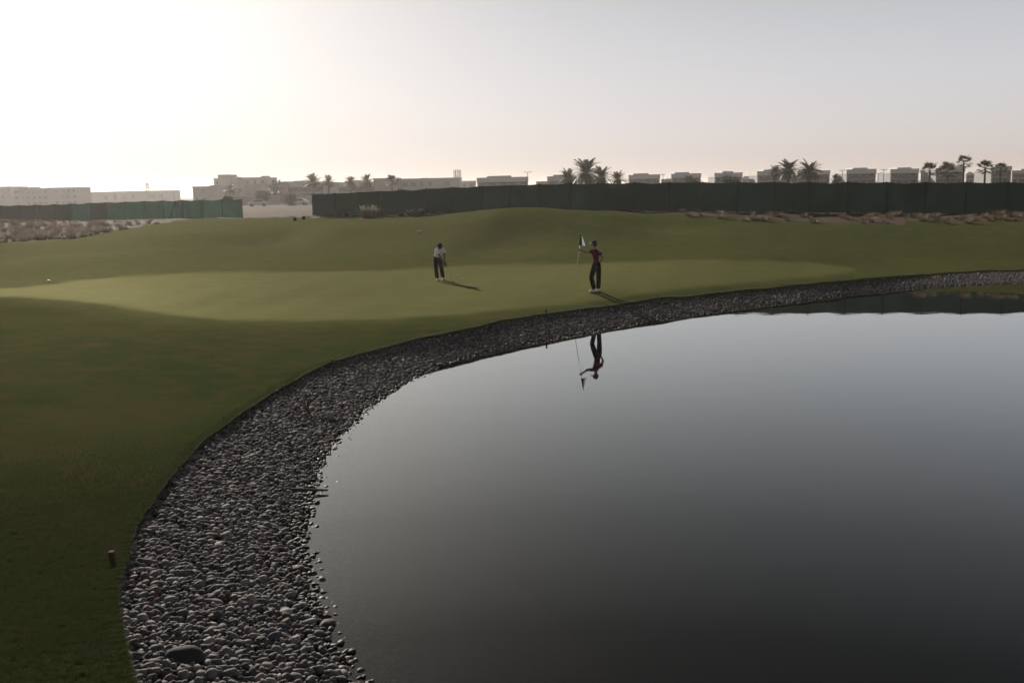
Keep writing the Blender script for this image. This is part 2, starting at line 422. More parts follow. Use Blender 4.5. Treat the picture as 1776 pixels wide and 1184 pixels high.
MAT_POST = simple('dark_steel_post', (.012, .014, .013), .6, .4, .2, 4)
MAT_WALL = simple('off_white_render', (.55, .51, .48), .85, .2, .08, .4)
MAT_WALL2 = simple('beige_render', (.56, .50, .46), .85, .2, .08, .4)
MAT_WALL3 = simple('pinkish_render', (.40, .31, .29), .85, .2, .08, .4)
MAT_WALL4 = simple('grey_render', (.36, .37, .37), .85, .2, .08, .4)
MAT_ROOF = simple('pale_parapet', (.62, .60, .57), .8, .2, .06, .5)
MAT_DARKWALL = simple('shaded_recess_wall', (.15, .13, .12), .85, .2, .1, .6)  # overhang shade painted into the recessed wall colour
MAT_GLASS = simple('dark_window_glass', (.035, .035, .04), .12, .5, .1, 1)
MAT_GLASS_H = simple('haze_tinted_glass', (.30, .29, .28), .3, .4, .1, 1)  # distance haze mixed into the pane colour of the far blocks
MAT_FRAME_H = simple('haze_tinted_frame', (.42, .39, .36), .6, .3, .1, 1)  # frame colour paled the same way, haze painted in
MAT_FRAME = simple('window_frame', (.10, .10, .10), .5, .4, .1, 3)
MAT_TRUNK = simple('palm_trunk', (.11, .085, .06), .95, .1, .35, 8, bump=.05)
MAT_MAST = simple('galvanised_mast', (.28, .28, .28), .5, .5, .1, 3)
MAT_SKIN = simple('skin', (.30, .17, .115), .55, .35, .08, 20)
MAT_SKIN2 = simple('tanned_skin', (.20, .11, .075), .55, .35, .08, 20)
MAT_RED = simple('maroon_knit', (.075, .009, .012), .85, .15, .15, 25, bump=.004)
MAT_WHITE = simple('white_knit', (.78, .80, .86), .8, .2, .05, 25, bump=.004)
MAT_TROUSER = simple('black_trouser_cloth', (.008, .007, .009), .85, .02, .2, 20, bump=.004)
MAT_NAVY = simple('dark_trouser_cloth', (.010, .008, .010), .85, .02, .2, 20, bump=.004)
MAT_SHOE = simple('white_shoe_leather', (.72, .70, .66), .5, .4, .05, 12)
MAT_SOLE = simple('shoe_sole', (.30, .29, .27), .7, .3, .05, 12)
MAT_CAP = simple('black_cap_cloth', (.014, .014, .016), .8, .2, .1, 30)
MAT_CAPW = simple('pale_brim', (.32, .32, .32), .7, .2, .05, 30)
MAT_HAIR = simple('dark_hair', (.015, .012, .010), .6, .4, .2, 60)
MAT_STEEL = simple('chrome_shaft', (.6, .6, .6), .25, .5, .05, 10, metal=1)
MAT_GRIP = simple('rubber_grip', (.02, .02, .02), .8, .2, .1, 30)
MAT_PIN = simple('yellow_white_pole', (.72, .70, .55), .45, .4, .05, 10)
MAT_BLACKCLOTH = simple('black_flag_cloth', (.012, .012, .015), .8, .2, .1, 30)
def flagcloth():
    t = NT('white_flag_cloth'); c = (.48, .53, .62)
    d = t.pbr(c, .7, .2); tr = t.n('ShaderNodeBsdfTranslucent'); tr.inputs['Color'].default_value = (*c, 1)
    m = t.n('ShaderNodeMixShader'); m.inputs[0].default_value = .35; t.l(d.outputs[0], m.inputs[1]); t.l(tr.outputs[0], m.inputs[2])
    return t.done(m)
MAT_FLAG = flagcloth()
MAT_BALL = simple('white_ball', (.82, .82, .80), .4, .4, .02, 10)
MAT_STAKE = simple('rusty_red_stake', (.055, .028, .018), .85, .2, .3, 30)
MAT_RUST = simple('rusty_twig', (.10, .05, .035), .9, .1, .3, 30)
MAT_WOOD = simple('dark_driftwood', (.07, .055, .045), .9, .2, .3, 15, bump=.01)
MAT_CARW = simple('white_car_paint', (.62, .62, .60), .3, .5, .03, 2)
MAT_CARD = simple('dark_tyre', (.02, .02, .02), .8, .2, .1, 5)
MAT_BLACKPL = simple('black_plastic', (.015, .015, .015), .5, .4, .1, 10)
MAT_PALE = simple('pale_plastic_lid', (.36, .34, .27), .6, .3, .05, 10)

# ------------------------------------------------------------------ ground sheets
GREEN_PX = [(40,497),(150,484),(300,474),(450,470),(600,469),(740,465),(860,459),(1000,455.5),(1150,452),(1300,450),(1420,455),(1480,463),(1492,470),(1460,477),(1380,485),(1280,494),(1200,502),
            (1120,512),(1040,523),(950,532),(850,541),(720,551),(600,556),(480,558),(370,555),(290,547),(220,536),(130,523),(30,516),(-120,512),(-160,505),(-60,500)]
GREEN = resample(catmull([tuple(hit(*q)) for q in GREEN_PX], True, 8), 1.0, True)[:, :2]
ridge_w = [tuple(at(*c)) for c in RIDGE]
grass_poly = [(p[0], p[1]) for p in ridge_w] + [(60, 55), (80, 20), (70, -30), (10, -60), (-60, -50), (-70, 20), (-40, 48)]
GRASS = resample(catmull([(a, b, 0) for a, b in grass_poly], True, 6), 2.2, True)[:, :2]

ang = np.r_[np.linspace(-math.pi, -R(34), 60, endpoint=False), np.linspace(-R(34), R(34), 620), np.linspace(R(34), math.pi, 61)[1:]]
NA = len(ang)
rad = np.r_[[.6, 1.4, 2.4, 3.4], 1 / np.linspace(1/4.2, 1/128.0, 520), [145, 170, 210, 270, 360, 520, 800, 1300, 2000, 2800]]
NR = len(rad)
AA, RR = np.meshgrid(ang, rad)
VX, VY = RR * np.sin(AA), RR * np.cos(AA)
V2 = np.stack([VX.ravel(), VY.ravel()], 1)
VZ = hfun(V2)
SD = np.full(len(V2), 50.0); near = RR.ravel() < 130
nw = RR.ravel() < 75; SD[nw] = seg_dist(V2[nw], EDGE[::6, :2])
sg = np.full(len(V2), 50.0); ng_ = (RR.ravel() < 60) & (RR.ravel() > 18) & (V2[:, 1] > 15); sg[ng_] = seg_dist(V2[ng_], GREEN)
sr = np.full(len(V2), 50.0); sr[near] = seg_dist(V2[near], GRASS)
nzv = .5*np.sin(V2[:, 0]*1.7 + 2*np.sin(V2[:, 1]*.9)) + .35*np.sin(V2[:, 0]*4.1 + V2[:, 1]*3.3) + .3*np.sin(V2[:, 1]*5.3 - V2[:, 0]*2.2)
cls = np.where(sr + nzv*.5 < 0, np.where(sg < 0, 1, 0), 2)
gm = 1/(1+np.exp(np.clip(sg/.16, -30, 30)))
fw = np.clip((np.hypot(V2[:, 0], V2[:, 1]) - 34 + 2.5*np.sin(V2[:, 0]*.2))/9, 0, 1); fw = fw*fw*(3-2*fw)
gm = np.maximum(gm, .42*np.exp(-np.clip(sg, 0, 40)/2.2))
fw2 = np.clip((np.hypot(V2[:, 0], V2[:, 1]) - 13)/16, 0, 1)
gm = np.maximum(gm, np.maximum(.46*fw, .16*fw2))
# dirt is a bit lumpy
lump = (.06*np.sin(V2[:, 0]*1.1+V2[:, 1]*.6)*np.sin(V2[:, 1]*.8) + .05*nzv)
VZ = VZ + np.where(cls == 2, np.clip(sr/2, 0, 1)*lump*np.clip((140-RR.ravel())/40, 0, 1), 0)
ii, jj = np.meshgrid(np.arange(NR-1), np.arange(NA-1), indexing='ij')
a = (ii*NA + jj).ravel()
F = np.stack([a, a+1, a+NA+1, a+NA], 1)
keep = SD[F].min(1) > .22
F = F[keep]
fc = np.array([np.bincount(c_, minlength=3).argmax() for c_ in cls[F]])
V3 = np.c_[V2, VZ]
def submesh(name, faces, mat, extra=None):
    u, inv = np.unique(faces, return_inverse=True); ff = inv.reshape(faces.shape)
    V = V3[u]; g = gm[u]; ff = ff.tolist()
    if extra is not None:
        n = len(V); V = np.vstack([V, extra[0]]); g = np.r_[g, extra[2]]; ff += [[i+n for i in f] for f in extra[1]]
    m = bpy.data.meshes.new(name); m.from_pydata(V.tolist(), [], ff); m.update(); m.materials.append(mat)
    at_ = m.attributes.new('green', 'FLOAT', 'POINT'); at_.data.foreach_set('value', g.astype(np.float32))
    m.polygons.foreach_set('use_smooth', [True]*len(m.polygons))
    o = link(bpy.data.objects.new(name, m)); o['kind'] = 'structure'; return o
# turf lip along the shore
offs = [1.7, 1.1, .7, .45, .26, .14, .06, .01, -.012, -.03]
rows = []
jit = .014*np.sin(np.arange(NE)*.21) + .012*np.sin(np.arange(NE)*.37+2)
cellk = np.clip((EDGE[:, 0]**2+EDGE[:, 1]**2)*.00044*1.6+.45, .5, 1.7); lipf = (cellk-.26)/(1.7-.26)
for k, of in enumerate(offs):
    if of > .3: of = (.26 + (of-.26)*lipf)[:, None]*np.ones((1, 1)); of = of[:, 0]
    xy = EDGE[:, :2] - INW*(of + jit*(k > 3))[:, None]
    z = hfun(xy) + .005
    if k == 0: z -= .017
    if k == 7: z -= .004
    if k == 8: z -= .03
    if k == 9: z -= .16
    rows.append(np.c_[xy, z])
LV = np.vstack(rows); LF = []
for k in range(len(offs)-1):
    for i in range(NE):
        j = (i+1) % NE; LF.append([k*NE+i, k*NE+j, (k+1)*NE+j, (k+1)*NE+i])
lsg = seg_dist(LV[:, :2], GREEN); lg = 1/(1+np.exp(np.clip(lsg/.16, -30, 30))); lg = np.maximum(lg, .42*np.exp(-np.clip(lsg, 0, 40)/2.2)); fw = np.clip((np.hypot(LV[:, 0], LV[:, 1]) - 34 + 2.5*np.sin(LV[:, 0]*.2))/9, 0, 1); lg = np.maximum(lg, np.maximum(.46*fw*fw*(3-2*fw), .16*np.clip((np.hypot(LV[:, 0], LV[:, 1]) - 13)/16, 0, 1)))
submesh('fairway', F[fc == 0], MAT_TURF, (LV, LF, lg))
submesh('putting_green', F[fc == 1], MAT_TURF)
submesh('sandy_ground', F[fc == 2], MAT_DIRT)

# stone bed, pond floor, water
us = [-.04, 0, .08, .16, .25, .35, .45, .55, .65, .75, .85, .95, 1.05, 1.2, 1.45, 1.8, 2.4]
def bed_z(u, ze): 
    u = np.asarray(u, float); top = ze - .10
    return np.where(u < 1, top*(1-u) - .035*u, -.035-(u-1)*.38)
def bed_pt(i, u): return EDGE[i, :2] + INW[i]*(width[i]*u)
rows = []
for u in us:
    xy = EDGE[:, :2] + INW*(width*u)[:, None]
    z = bed_z(u, EDGE[:, 2]) + .015*np.sin(xy[:, 0]*5+xy[:, 1]*3)
    rows.append(np.c_[xy, z])
BV = np.vstack(rows); BF = [[k*NE+i, k*NE+(i+1) % NE, (k+1)*NE+(i+1) % NE, (k+1)*NE+i] for k in range(len(us)-1) for i in range(NE)]
o = link(bpy.data.objects.new('pebble_bed', np_mesh('pebble_bed', BV, BF, MAT_BED))); o['kind'] = 'structure'
def fill(name, ring, mat):
    tri = tessellate_polygon([[Vector(p) for p in ring]])
    m = bpy.data.meshes.new(name); m.from_pydata([tuple(p) for p in ring], [], [tuple(t) for t in tri]); m.update(); m.materials.append(mat)
    bm = bmesh.new(); bm.from_mesh(m); bmesh.ops.recalc_face_normals(bm, faces=bm.faces)
    if bm.faces[0].normal.z < 0: bmesh.ops.reverse_faces(bm, faces=bm.faces)
    bm.to_mesh(m); bm.free()
    o = link(bpy.data.objects.new(name, m)); o['kind'] = 'structure'; return o
inner = [(p[0], p[1], -.56) for p in (EDGE[:, :2] + INW*(width*2.2)[:, None])[::8]]
fill('pond_floor', inner, MAT_SILT)
fill('water', [(p[0], p[1], 0.0) for p in EDGE[::4]], MAT_WATER)

# ------------------------------------------------------------------ stones
def stone_mesh(name, seed, mat, sub=2):
    r_ = random.Random(seed); bm = bmesh.new(); bmesh.ops.create_icosphere(bm, subdivisions=sub, radius=1)
    ph = [r_.uniform(0, 6.28) for _ in range(6)]; ex = r_.uniform(.75, 1.0); bx = r_.uniform(.62, .92); cz = r_.uniform(.46, .74)
    for v in bm.verts:
        p = v.co.normalized(); k = 1 + .10*math.sin(2.1*p.x+ph[0])+.09*math.sin(2.7*p.y+ph[1])+.08*math.sin(2.9*p.z+ph[2])+.05*math.sin(4.3*p.x+3.1*p.y+ph[3])
        q = Vector((abs(p.x)**ex*(1 if p.x > 0 else -1), abs(p.y)**ex*(1 if p.y > 0 else -1), p.z))
        v.co = Vector((q.x*k, q.y*k*bx, q.z*k*cz))
    m = bpy.data.meshes.new(name); bm.to_mesh(m); bm.free(); m.materials.append(mat)
    m.polygons.foreach_set('use_smooth', [True]*len(m.polygons)); return m
STONES = [stone_mesh('stone', 100+i, MAT_STONE) for i in range(10)]
STONES_LO = [stone_mesh('stone_small', 100+i, MAT_STONE, 1) for i in range(6)]

def gn_scatter(name, pts, rots, scls, idx, meshes):
    src = bpy.data.collections.new(name + '_source')
    for i, m in enumerate(meshes): src.objects.link(bpy.data.objects.new('%s_piece_%02d' % (name, i), m))
    me = bpy.data.meshes.new(name); me.from_pydata([tuple(p) for p in pts], [], [])
    a1 = me.attributes.new('rot', 'FLOAT_VECTOR', 'POINT'); a1.data.foreach_set('vector', np.asarray(rots, np.float32).ravel())
    a2 = me.attributes.new('scl', 'FLOAT_VECTOR', 'POINT'); a2.data.foreach_set('vector', np.asarray(scls, np.float32).ravel())
    a3 = me.attributes.new('idx', 'INT', 'POINT'); a3.data.foreach_set('value', np.asarray(idx, np.int32))
    o = link(bpy.data.objects.new(name, me)); o['kind'] = 'stuff'
    ng = bpy.data.node_groups.new(name, 'GeometryNodeTree')
    ng.interface.new_socket('Geometry', in_out='INPUT', socket_type='NodeSocketGeometry'); ng.interface.new_socket('Geometry', in_out='OUTPUT', socket_type='NodeSocketGeometry')
    gi = ng.nodes.new('NodeGroupInput'); go = ng.nodes.new('NodeGroupOutput')
    ci = ng.nodes.new('GeometryNodeCollectionInfo'); ci.inputs['Collection'].default_value = src; ci.inputs['Separate Children'].default_value = True; ci.inputs['Reset Children'].default_value = True
    ip = ng.nodes.new('GeometryNodeInstanceOnPoints'); ip.inputs['Pick Instance'].default_value = True
    def na(n, t):
        x = ng.nodes.new('GeometryNodeInputNamedAttribute'); x.data_type = t; x.inputs['Name'].default_value = n
        return [s for s in x.outputs if s.enabled][0]
    L = ng.links.new
    L(gi.outputs[0], ip.inputs['Points']); L(ci.outputs[0], ip.inputs['Instance']); L(na('idx', 'INT'), ip.inputs['Instance Index'])
    L(na('rot', 'FLOAT_VECTOR'), ip.inputs['Rotation']); L(na('scl', 'FLOAT_VECTOR'), ip.inputs['Scale']); L(ip.outputs[0], go.inputs[0])
    md = o.modifiers.new('scatter', 'NODES'); md.node_group = ng
    return o

# candidates along the shore the photograph shows (plus a margin)
seg = np.linalg.norm(np.roll(EDGE[:, :2], -1, 0) - EDGE[:, :2], axis=1); S = np.r_[0, np.cumsum(seg)[:-1]]; LT = seg.sum()
n_vis = int(np.argmin(np.linalg.norm(EDGE[:, :2] - np.array(E_vis[-1][:2]), axis=1)))
s_hi = S[n_vis] + 9.0
cand = []
def put_layer(cell, lift, frac):
    s = -3.0
    while s < s_hi:
        i = int(np.searchsorted(S, s % LT)) % NE; w = width[i]
        nn = int(w*1.42/cell)
        for k in range(nn):
            if rng.random() > frac: continue
            ss = (s + rng.normal(0, cell*.3)) % LT; i2 = int(np.searchsorted(S, ss)) % NE
            u = (k + rng.uniform(-.35, .35)+.4)/max(nn, 1)*1.42
            # ragged water side
            if u > 1.02 and rng.random() < (u-1.02)*3.0: continue
            if u < .015: u = .015
            p = EDGE[i2, :2] + INW[i2]*(width[i2]*u)
            dist = math.hypot(*p)
            sz = cell*.62*float(np.clip(rng.lognormal(0, .25), .6, 1.55))
            z = float(bed_z(u, EDGE[i2, 2])) + lift + rng.uniform(-.012, .018)
            cand.append((p[0], p[1], z, sz, dist, u))
        s += cell
put_layer(.058, .006, 1.0)
put_layer(.058, .034, .55)
put_layer(.080, .026, .10)
cand = np.array(cand)
print('stones', len(cand))
inframe = []
for c in cand:
    if c[4] < 13.5:
        x, y = pix(c[:3]); inframe.append(0 < x < 1776 and y < 1184-2)
    else: inframe.append(False)
inframe = np.array(inframe)
score = np.where(inframe & (cand[:, 2] > .03), cand[:, 3]/cand[:, 4], 0)
order = np.argsort(-score); BIG = order[:292]; rest = np.ones(len(cand), bool); rest[BIG] = False
shore_ang = np.arctan2(1, 0)
def srot(n):
    return np.c_[rng.normal(0, .36, n), rng.normal(0, .36, n), rng.uniform(0, 6.28, n)]
RC = cand[rest]; n = len(RC)
sc = RC[:, 3:4] * np.c_[rng.uniform(.85, 1.25, n), rng.uniform(.85, 1.2, n), rng.uniform(.8, 1.15, n)]
farm = RC[:, 4] > 26
idx = np.where(farm, 10 + rng.integers(0, 6, n), rng.integers(0, 10, n))
o = gn_scatter('pebbles', RC[:, :3], srot(n), sc, idx, STONES + STONES_LO)
tag(o, 'band of smaller grey river pebbles curving along the pond edge', 'pebbles')
STONES_P = [m.copy() for m in STONES[:4]]; STONES_W = [m.copy() for m in STONES[4:8]]
for m in STONES_P: m.materials[0] = MAT_STONE_PINK
for m in STONES_W: m.materials[0] = MAT_STONE_PALE
MAT_STONE_G = stone_material('grey_stone', [(0, (.10, .095, .095)), (.35, (.18, .168, .166)), (.7, (.25, .235, .228)), (1, (.34, .32, .305))])
STONES_G = [m.copy() for m in STONES]
for m in STONES_G: m.materials[0] = MAT_STONE_G
for j in BIG:
    c = cand[j]; q = rng.random()
    if q < .14: m, lb, gr = STONES_P[rng.integers(0, 4)], 'pinkish brown river stone among the nearest stones of the shore', 'pinkish stones on the near shore'
    elif q < .22: m, lb, gr = STONES_W[rng.integers(0, 4)], 'pale whitish river stone among the nearest stones of the shore', 'pale stones on the near shore'
    else: m, lb, gr = STONES_G[rng.integers(0, 10)], 'rounded mid grey river stone among the nearest stones of the shore', 'grey stones on the near shore'
    o = bpy.data.objects.new('river_stone', m); o.location = c[:3]; o.rotation_euler = srot(1)[0]
    o.scale = (c[3]*rng.uniform(.95, 1.3), c[3]*rng.uniform(.9, 1.2), c[3]*rng.uniform(.85, 1.2)); link(o); tag(o, lb, 'stone', gr)
# particular stones
def special(px, py, z, size, flat, mat, label, rz=0, seed=5, name='boulder'):
    m = stone_mesh(name, seed, mat, 3); o = bpy.data.objects.new(name, m); o.location = on_z(px, py, z); o.location.z = z
    o.scale = (size, size*.8, size*flat); o.rotation_euler = (.1, .08, rz); link(o); tag(o, label, 'rock'); return o
special(316, 1138, .30, .15, 1.15, MAT_STONE_DARK, 'large dark flat topped boulder lying among the pebbles at the bottom of the photo', .1, 31)
special(473, 1104, .13, .055, 1.1, MAT_STONE_BLUE, 'blue grey stone standing out among the pebbles near the bottom', .7, 32)
special(476, 1176, .10, .085, .8, MAT_STONE_PALE, 'big pale rounded rock at the bottom edge of the pebble band', .4, 33)
special(452, 1178, .12, .11, .8, MAT_STONE_DARK, 'black rock beside the big pale rock at the bottom edge', .9, 36)
special(573, 719, .16, .075, 1.3, MAT_STONE_PALE, 'pale upright rock in the middle of the pebble band', .2, 34)
special(765, 634, .02, .12, .8, MAT_STONE_DARK, 'dark rock jutting into the pond where the shore bends', .5, 35)
special(748, 629, .07, .15, .7, MAT_STONE_BLUE, 'bluish rock beside the dark rock jutting into the pond', .2, 37)
special(368, 967, .2, .075, .8, MAT_STONE_PINK, 'orange pink stone in the near part of the pebble band', .2, 38)

# ------------------------------------------------------------------ near turf blades
def tuft_mesh(name, seed, n, h, spread, w, mat, droop=.5, seg=1, plume=None):
    r_ = random.Random(seed); mb = MB()
    for _ in range(n):
        a = r_.uniform(0, 6.28); rr = spread*math.sqrt(r_.random())*.35; x, y = rr*math.cos(a), rr*math.sin(a)
        a2 = a + r_.uniform(-.9, .9); L = h*r_.uniform(.6, 1.1); lean = spread*r_.uniform(.2, 1)*droop
        px_, py_ = -math.sin(a2)*w/2, math.cos(a2)*w/2
        P = []
        for k in range(seg+1):
            t = k/seg; cx = x+math.cos(a2)*lean*t**1.6; cy_ = y+math.sin(a2)*lean*t**1.6; z = L*(t - .22*droop*t*t)
            ww = (1-t)
            P.append(((cx-px_*ww, cy_-py_*ww, z), (cx+px_*ww, cy_+py_*ww, z)))
        n0 = len(mb.v)
        for k in range(seg): 
            mb.v += [P[k][0], P[k][1]]
        mb.v.append(P[-1][0])
        for k in range(seg-1): mb.f.append((n0+2*k, n0+2*k+1, n0+2*k+3, n0+2*k+2))
        mb.f.append((n0+2*seg-2, n0+2*seg-1, n0+2*seg))
    return mb.mesh(name, mat)
blades = [tuft_mesh('turf_blades', 200+i, 16, .035, .05, .005, MAT_BLADE, .7) for i in range(6)]
N = 200000
th = rng.uniform(-R(31), R(0), N); rr = np.sqrt(rng.uniform(36, 21**2, N)); kp = rng.random(N) < np.clip((21-rr)/9.0, 0, 1)**1.3; th, rr = th[kp], rr[kp]
P = np.stack([rr*np.sin(th), rr*np.cos(th)], 1)
sd = seg_dist(P, EDGE[::4, :2]); P = P[(sd > .0)]
# a fringe along the lip, further off too
si = rng.integers(0, NE, 60000); pe = EDGE[si, :2] - INW[si]*(np.abs(rng.normal(0, .06, 60000)) - .015 + jit[si])[:, None]
de = np.hypot(pe[:, 0], pe[:, 1]); an = np.abs(np.arctan2(pe[:, 0], pe[:, 1])); pe = pe[(de < 45) & (an < R(33)) & (de > 5)]
P = np.vstack([P, pe]); z = hfun(P)
n = len(P); print('tufts', n)
s_ = np.repeat(rng.uniform(.7, 1.25, n)[:, None], 3, 1); s_[:len(P)-len(pe)] *= np.clip((19-np.hypot(P[:len(P)-len(pe), 0], P[:len(P)-len(pe), 1]))/9, .22, 1)[:, None]; s_[len(P)-len(pe):] *= 1.5
o = gn_scatter('grass', np.c_[P, z+.008], np.c_[np.zeros(n), np.zeros(n), rng.uniform(0, 6.28, n)], s_, rng.integers(0, 6, n), blades)
tag(o, 'short mown grass blades of the near bank and along the turf edge', 'grass')

# ------------------------------------------------------------------ screen fences
def make_fence(spec, tops, label, mat, step, faded=(), braces=(), slack=1.0, dark=0):
    base = np.array([tuple(at(px, py, d)) for px, py, d in spec]); top = np.array([at(px, tp, d).z for (px, py, d), tp in zip(spec, tops)])
    B = np.c_[base, top]; Q = resample(catmull(B, False, 10), step, False)
    root = empty('screen_fence', (Q[0, 0], Q[0, 1], h1(Q[0, 0], Q[0, 1]))); tag(root, label, 'fence')
    O = Vector(root.location); rj = random.Random(3)
    for i, q in enumerate(Q):
        g = h1(q[0], q[1]); mb = MB().tube([(q[0]-O.x, q[1]-O.y, g-.25-O.z), (q[0]-O.x, q[1]-O.y, q[3]+.03-O.z)], .045, 8)
        mb.build('post', MAT_POST, root)
        if i in braces:
            for sx in (-1, 1):
                MB().tube([(q[0]-O.x, q[1]-.07-O.y, q[3]-.25-O.z), (q[0]+sx*.95-O.x, q[1]-.25-O.y, h1(q[0]+sx*.95, q[1]-.25)-.1-O.z)], .035, 6).build('brace', MAT_POST, root)
        if i+1 < len(Q):
            r2 = Q[i+1]; g2 = h1(r2[0], r2[1]); nx, nz = 8, 6
            dx, dy = r2[0]-q[0], r2[1]-q[1]; L = math.hypot(dx, dy); nxn, nyn = dy/L, -dx/L
            sag = rj.uniform(.01, .07)*slack; bel = rj.uniform(-.05, .10)*slack; ph = rj.uniform(0, 6)
            vs, fs = [], []
            for a_ in range(nx+1):
                t = .006 + a_/nx*.988; x, y = q[0]+dx*t, q[1]+dy*t
                zt = q[3]*(1-t)+r2[3]*t - sag*4*t*(1-t); zb = g*(1-t)+g2*t + .02
                for b_ in range(nz+1):
                    s = b_/nz; off = -.05 + (bel*math.sin(math.pi*t)*math.sin(math.pi*s*.9) + .018*math.sin(t*9+ph+s*3))
                    vs.append((x-nxn*abs(off)-O.x, y-nyn*abs(off)-O.y, zb*(1-s)+zt*s-O.z))
            for a_ in range(nx):
                for b_ in range(nz):
                    k = a_*(nz+1)+b_; fs.append((k, k+nz+1, k+nz+2, k+1))
            fo = MB().add(vs, fs).build('net_panel', mat, root, True)
            pm_ = pix(((q[0]+r2[0])/2, (q[1]+r2[1])/2, q[3]-1))[0]
            if any(abs(pm_-f_) < 17 for f_ in faded): fo.data.materials[0] = MAT_NET_TORN; fo['label'] = 'paler turquoise net panel'
            elif dark and pm_ < dark: fo.data.materials[0] = MAT_NET_BROWN; fo['label'] = 'dull brownish net panel'
            MB().tube([(q[0]-O.x, q[1]-O.y, q[3]-.01-O.z), (q[0]+dx*.5-O.x, q[1]+dy*.5-O.y, (q[3]+r2[3])/2-sag-.01-O.z), (r2[0]-O.x, r2[1]-O.y, r2[3]-.01-O.z)], .014, 5).build('top_wire', MAT_POST, root)
    return Q
QR = make_fence(FENCE_R, [337, 333, 328.5, 324, 320.5, 317, 316, 316, 316, 316], 'long dark green screen fence right of the gap, running to the right edge', MAT_NET_R, 2.25, faded=(885,), slack=1.6)
QL = make_fence(FENCE_L, [361, 357, 350.5, 347.5, 345.5], 'short green screen fence left of the gap, running to the left edge', MAT_NET_L, 2.25, faded=(150,), dark=190, slack=1.6)
# A-frame brace on the left fence, two buckets etc. come below

# ------------------------------------------------------------------ palms, bushes, tufts
def frond_mesh(seed, L=2.7, arch=.55, leaf=.72, n=16):
    r_ = random.Random(seed); mb = MB(); pts = []
    for k in range(n+1):
        t = k/n; pts.append(Vector((L*(t-.12*arch*t*t), 0, -arch*L*.62*t**2.1)))
    for k in range(n):
        a_, b_ = pts[k], pts[k+1]; w = .028*(1-k/n)+.006
        mb.add([a_+Vector((0, -w, 0)), a_+Vector((0, w, 0)), b_+Vector((0, w*.9, 0)), b_+Vector((0, -w*.9, 0))], [(0, 1, 2, 3)])
        if k < 2: continue
        t = k/n; ll = leaf*math.sin(math.pi*min(1, t*.85+.14))**.6*r_.uniform(.85, 1.1)
        d = (b_-a_).normalized()
        for sy in (-1, 1):
            tip = a_ + d*ll*.62 + Vector((0, sy*ll*.72, r_.uniform(-.05, .2)*ll))
            mb.add([a_, a_+d*.17, a_.lerp(tip, .6)+d*.10, tip, a_.lerp(tip, .6)-d*.03], [(0, 1, 2, 4), (4, 2, 3)])
    return mb.mesh('palm_frond', MAT_FROND)
FRONDS = [frond_mesh(i, arch=[.35, .6, .8, 1.0][i % 4]) for i in range(8)]
def fan_mesh(seed):
    r_ = random.Random(seed); mb = MB(); mb.tube([(0, 0, 0), (.55, 0, .05), (1.0, 0, -.02)], [.02, .018, .012], 5)
    for k in range(22):
        a_ = R(-115+k*230/21); L = .72*(.75+.25*math.cos(a_/1.3))*r_.uniform(.9, 1.08)
        c_, s_ = math.cos(a_), math.sin(a_); b0 = Vector((1.0, 0, -.02)); tip = b0+Vector((c_*L, s_*L, -.18*L-r_.uniform(0, .12)))
        sd_ = Vector((-s_, c_, 0))*.035; mid = b0+Vector((c_*L*.5, s_*L*.5, .02))
        mb.add([b0, mid-sd_, tip, mid+sd_], [(0, 1, 2, 3)])
    return mb.mesh('fan_leaf', MAT_FROND)
FANS = [fan_mesh(i) for i in range(5)]
def trunk_mesh(h, r0, r1, lean=0, rings=14):
    mb = MB(); pts, rr_ = [], []
    for k in range(rings*2+1):
        t = k/(rings*2); pts.append((lean*t*t, 0, -.3+(h+.3)*t)); rr_.append((r0*(1-t)+r1*t)*(1.12 if k % 2 else .94))
    mb.tube(pts, rr_, 9); return mb.mesh('trunk', MAT_TRUNK, True)
def palm(px, ytop, d, hw_px, label, seed, fan=False, droop_skirt=True):
    r_ = random.Random(seed); k = FPX/d; p = at(px, ytop, d); g = h1(p.x, p.y)
    crown_r = hw_px*1.08/k; sc_ = crown_r/2.35 if not fan else crown_r/1.45
    total = p.z - g; hub = max(.8, total - crown_r*(.82 if not fan else .55))
    root = empty('fan_palm' if fan else 'date_palm', (p.x, p.y, g), r_.uniform(0, 6.28)); tag(root, label, 'palm tree')
    lean = r_.uniform(-.2, .2)
    tr = bpy.data.objects.new('trunk', trunk_mesh(hub, .26*min(1.3, sc_+.2) if not fan else .16, .24*min(1.3, sc_+.1) if not fan else .12, lean)); link(tr, root)
    n_ = 64 if not fan else 26
    for i in range(n_):
        o = bpy.data.objects.new('frond' if not fan else 'fan_leaf', (FRONDS if not fan else FANS)[r_.randrange(8 if not fan else 5)])
        u_ = (i+.5)/n_; pitch = R(80 - 112*u_**.9 + r_.uniform(-7, 7)); az = i*2.39996 + r_.uniform(-.2, .2)
        o.rotation_euler = (r_.uniform(-.2, .2), -pitch, az); s_ = sc_*r_.uniform(.85, 1.08)*(1.0 if u_ < .75 else .85); o.scale = (s_, s_, s_)
        o.location = (lean, 0, hub - .12*u_*sc_); link(o, root)
    return root
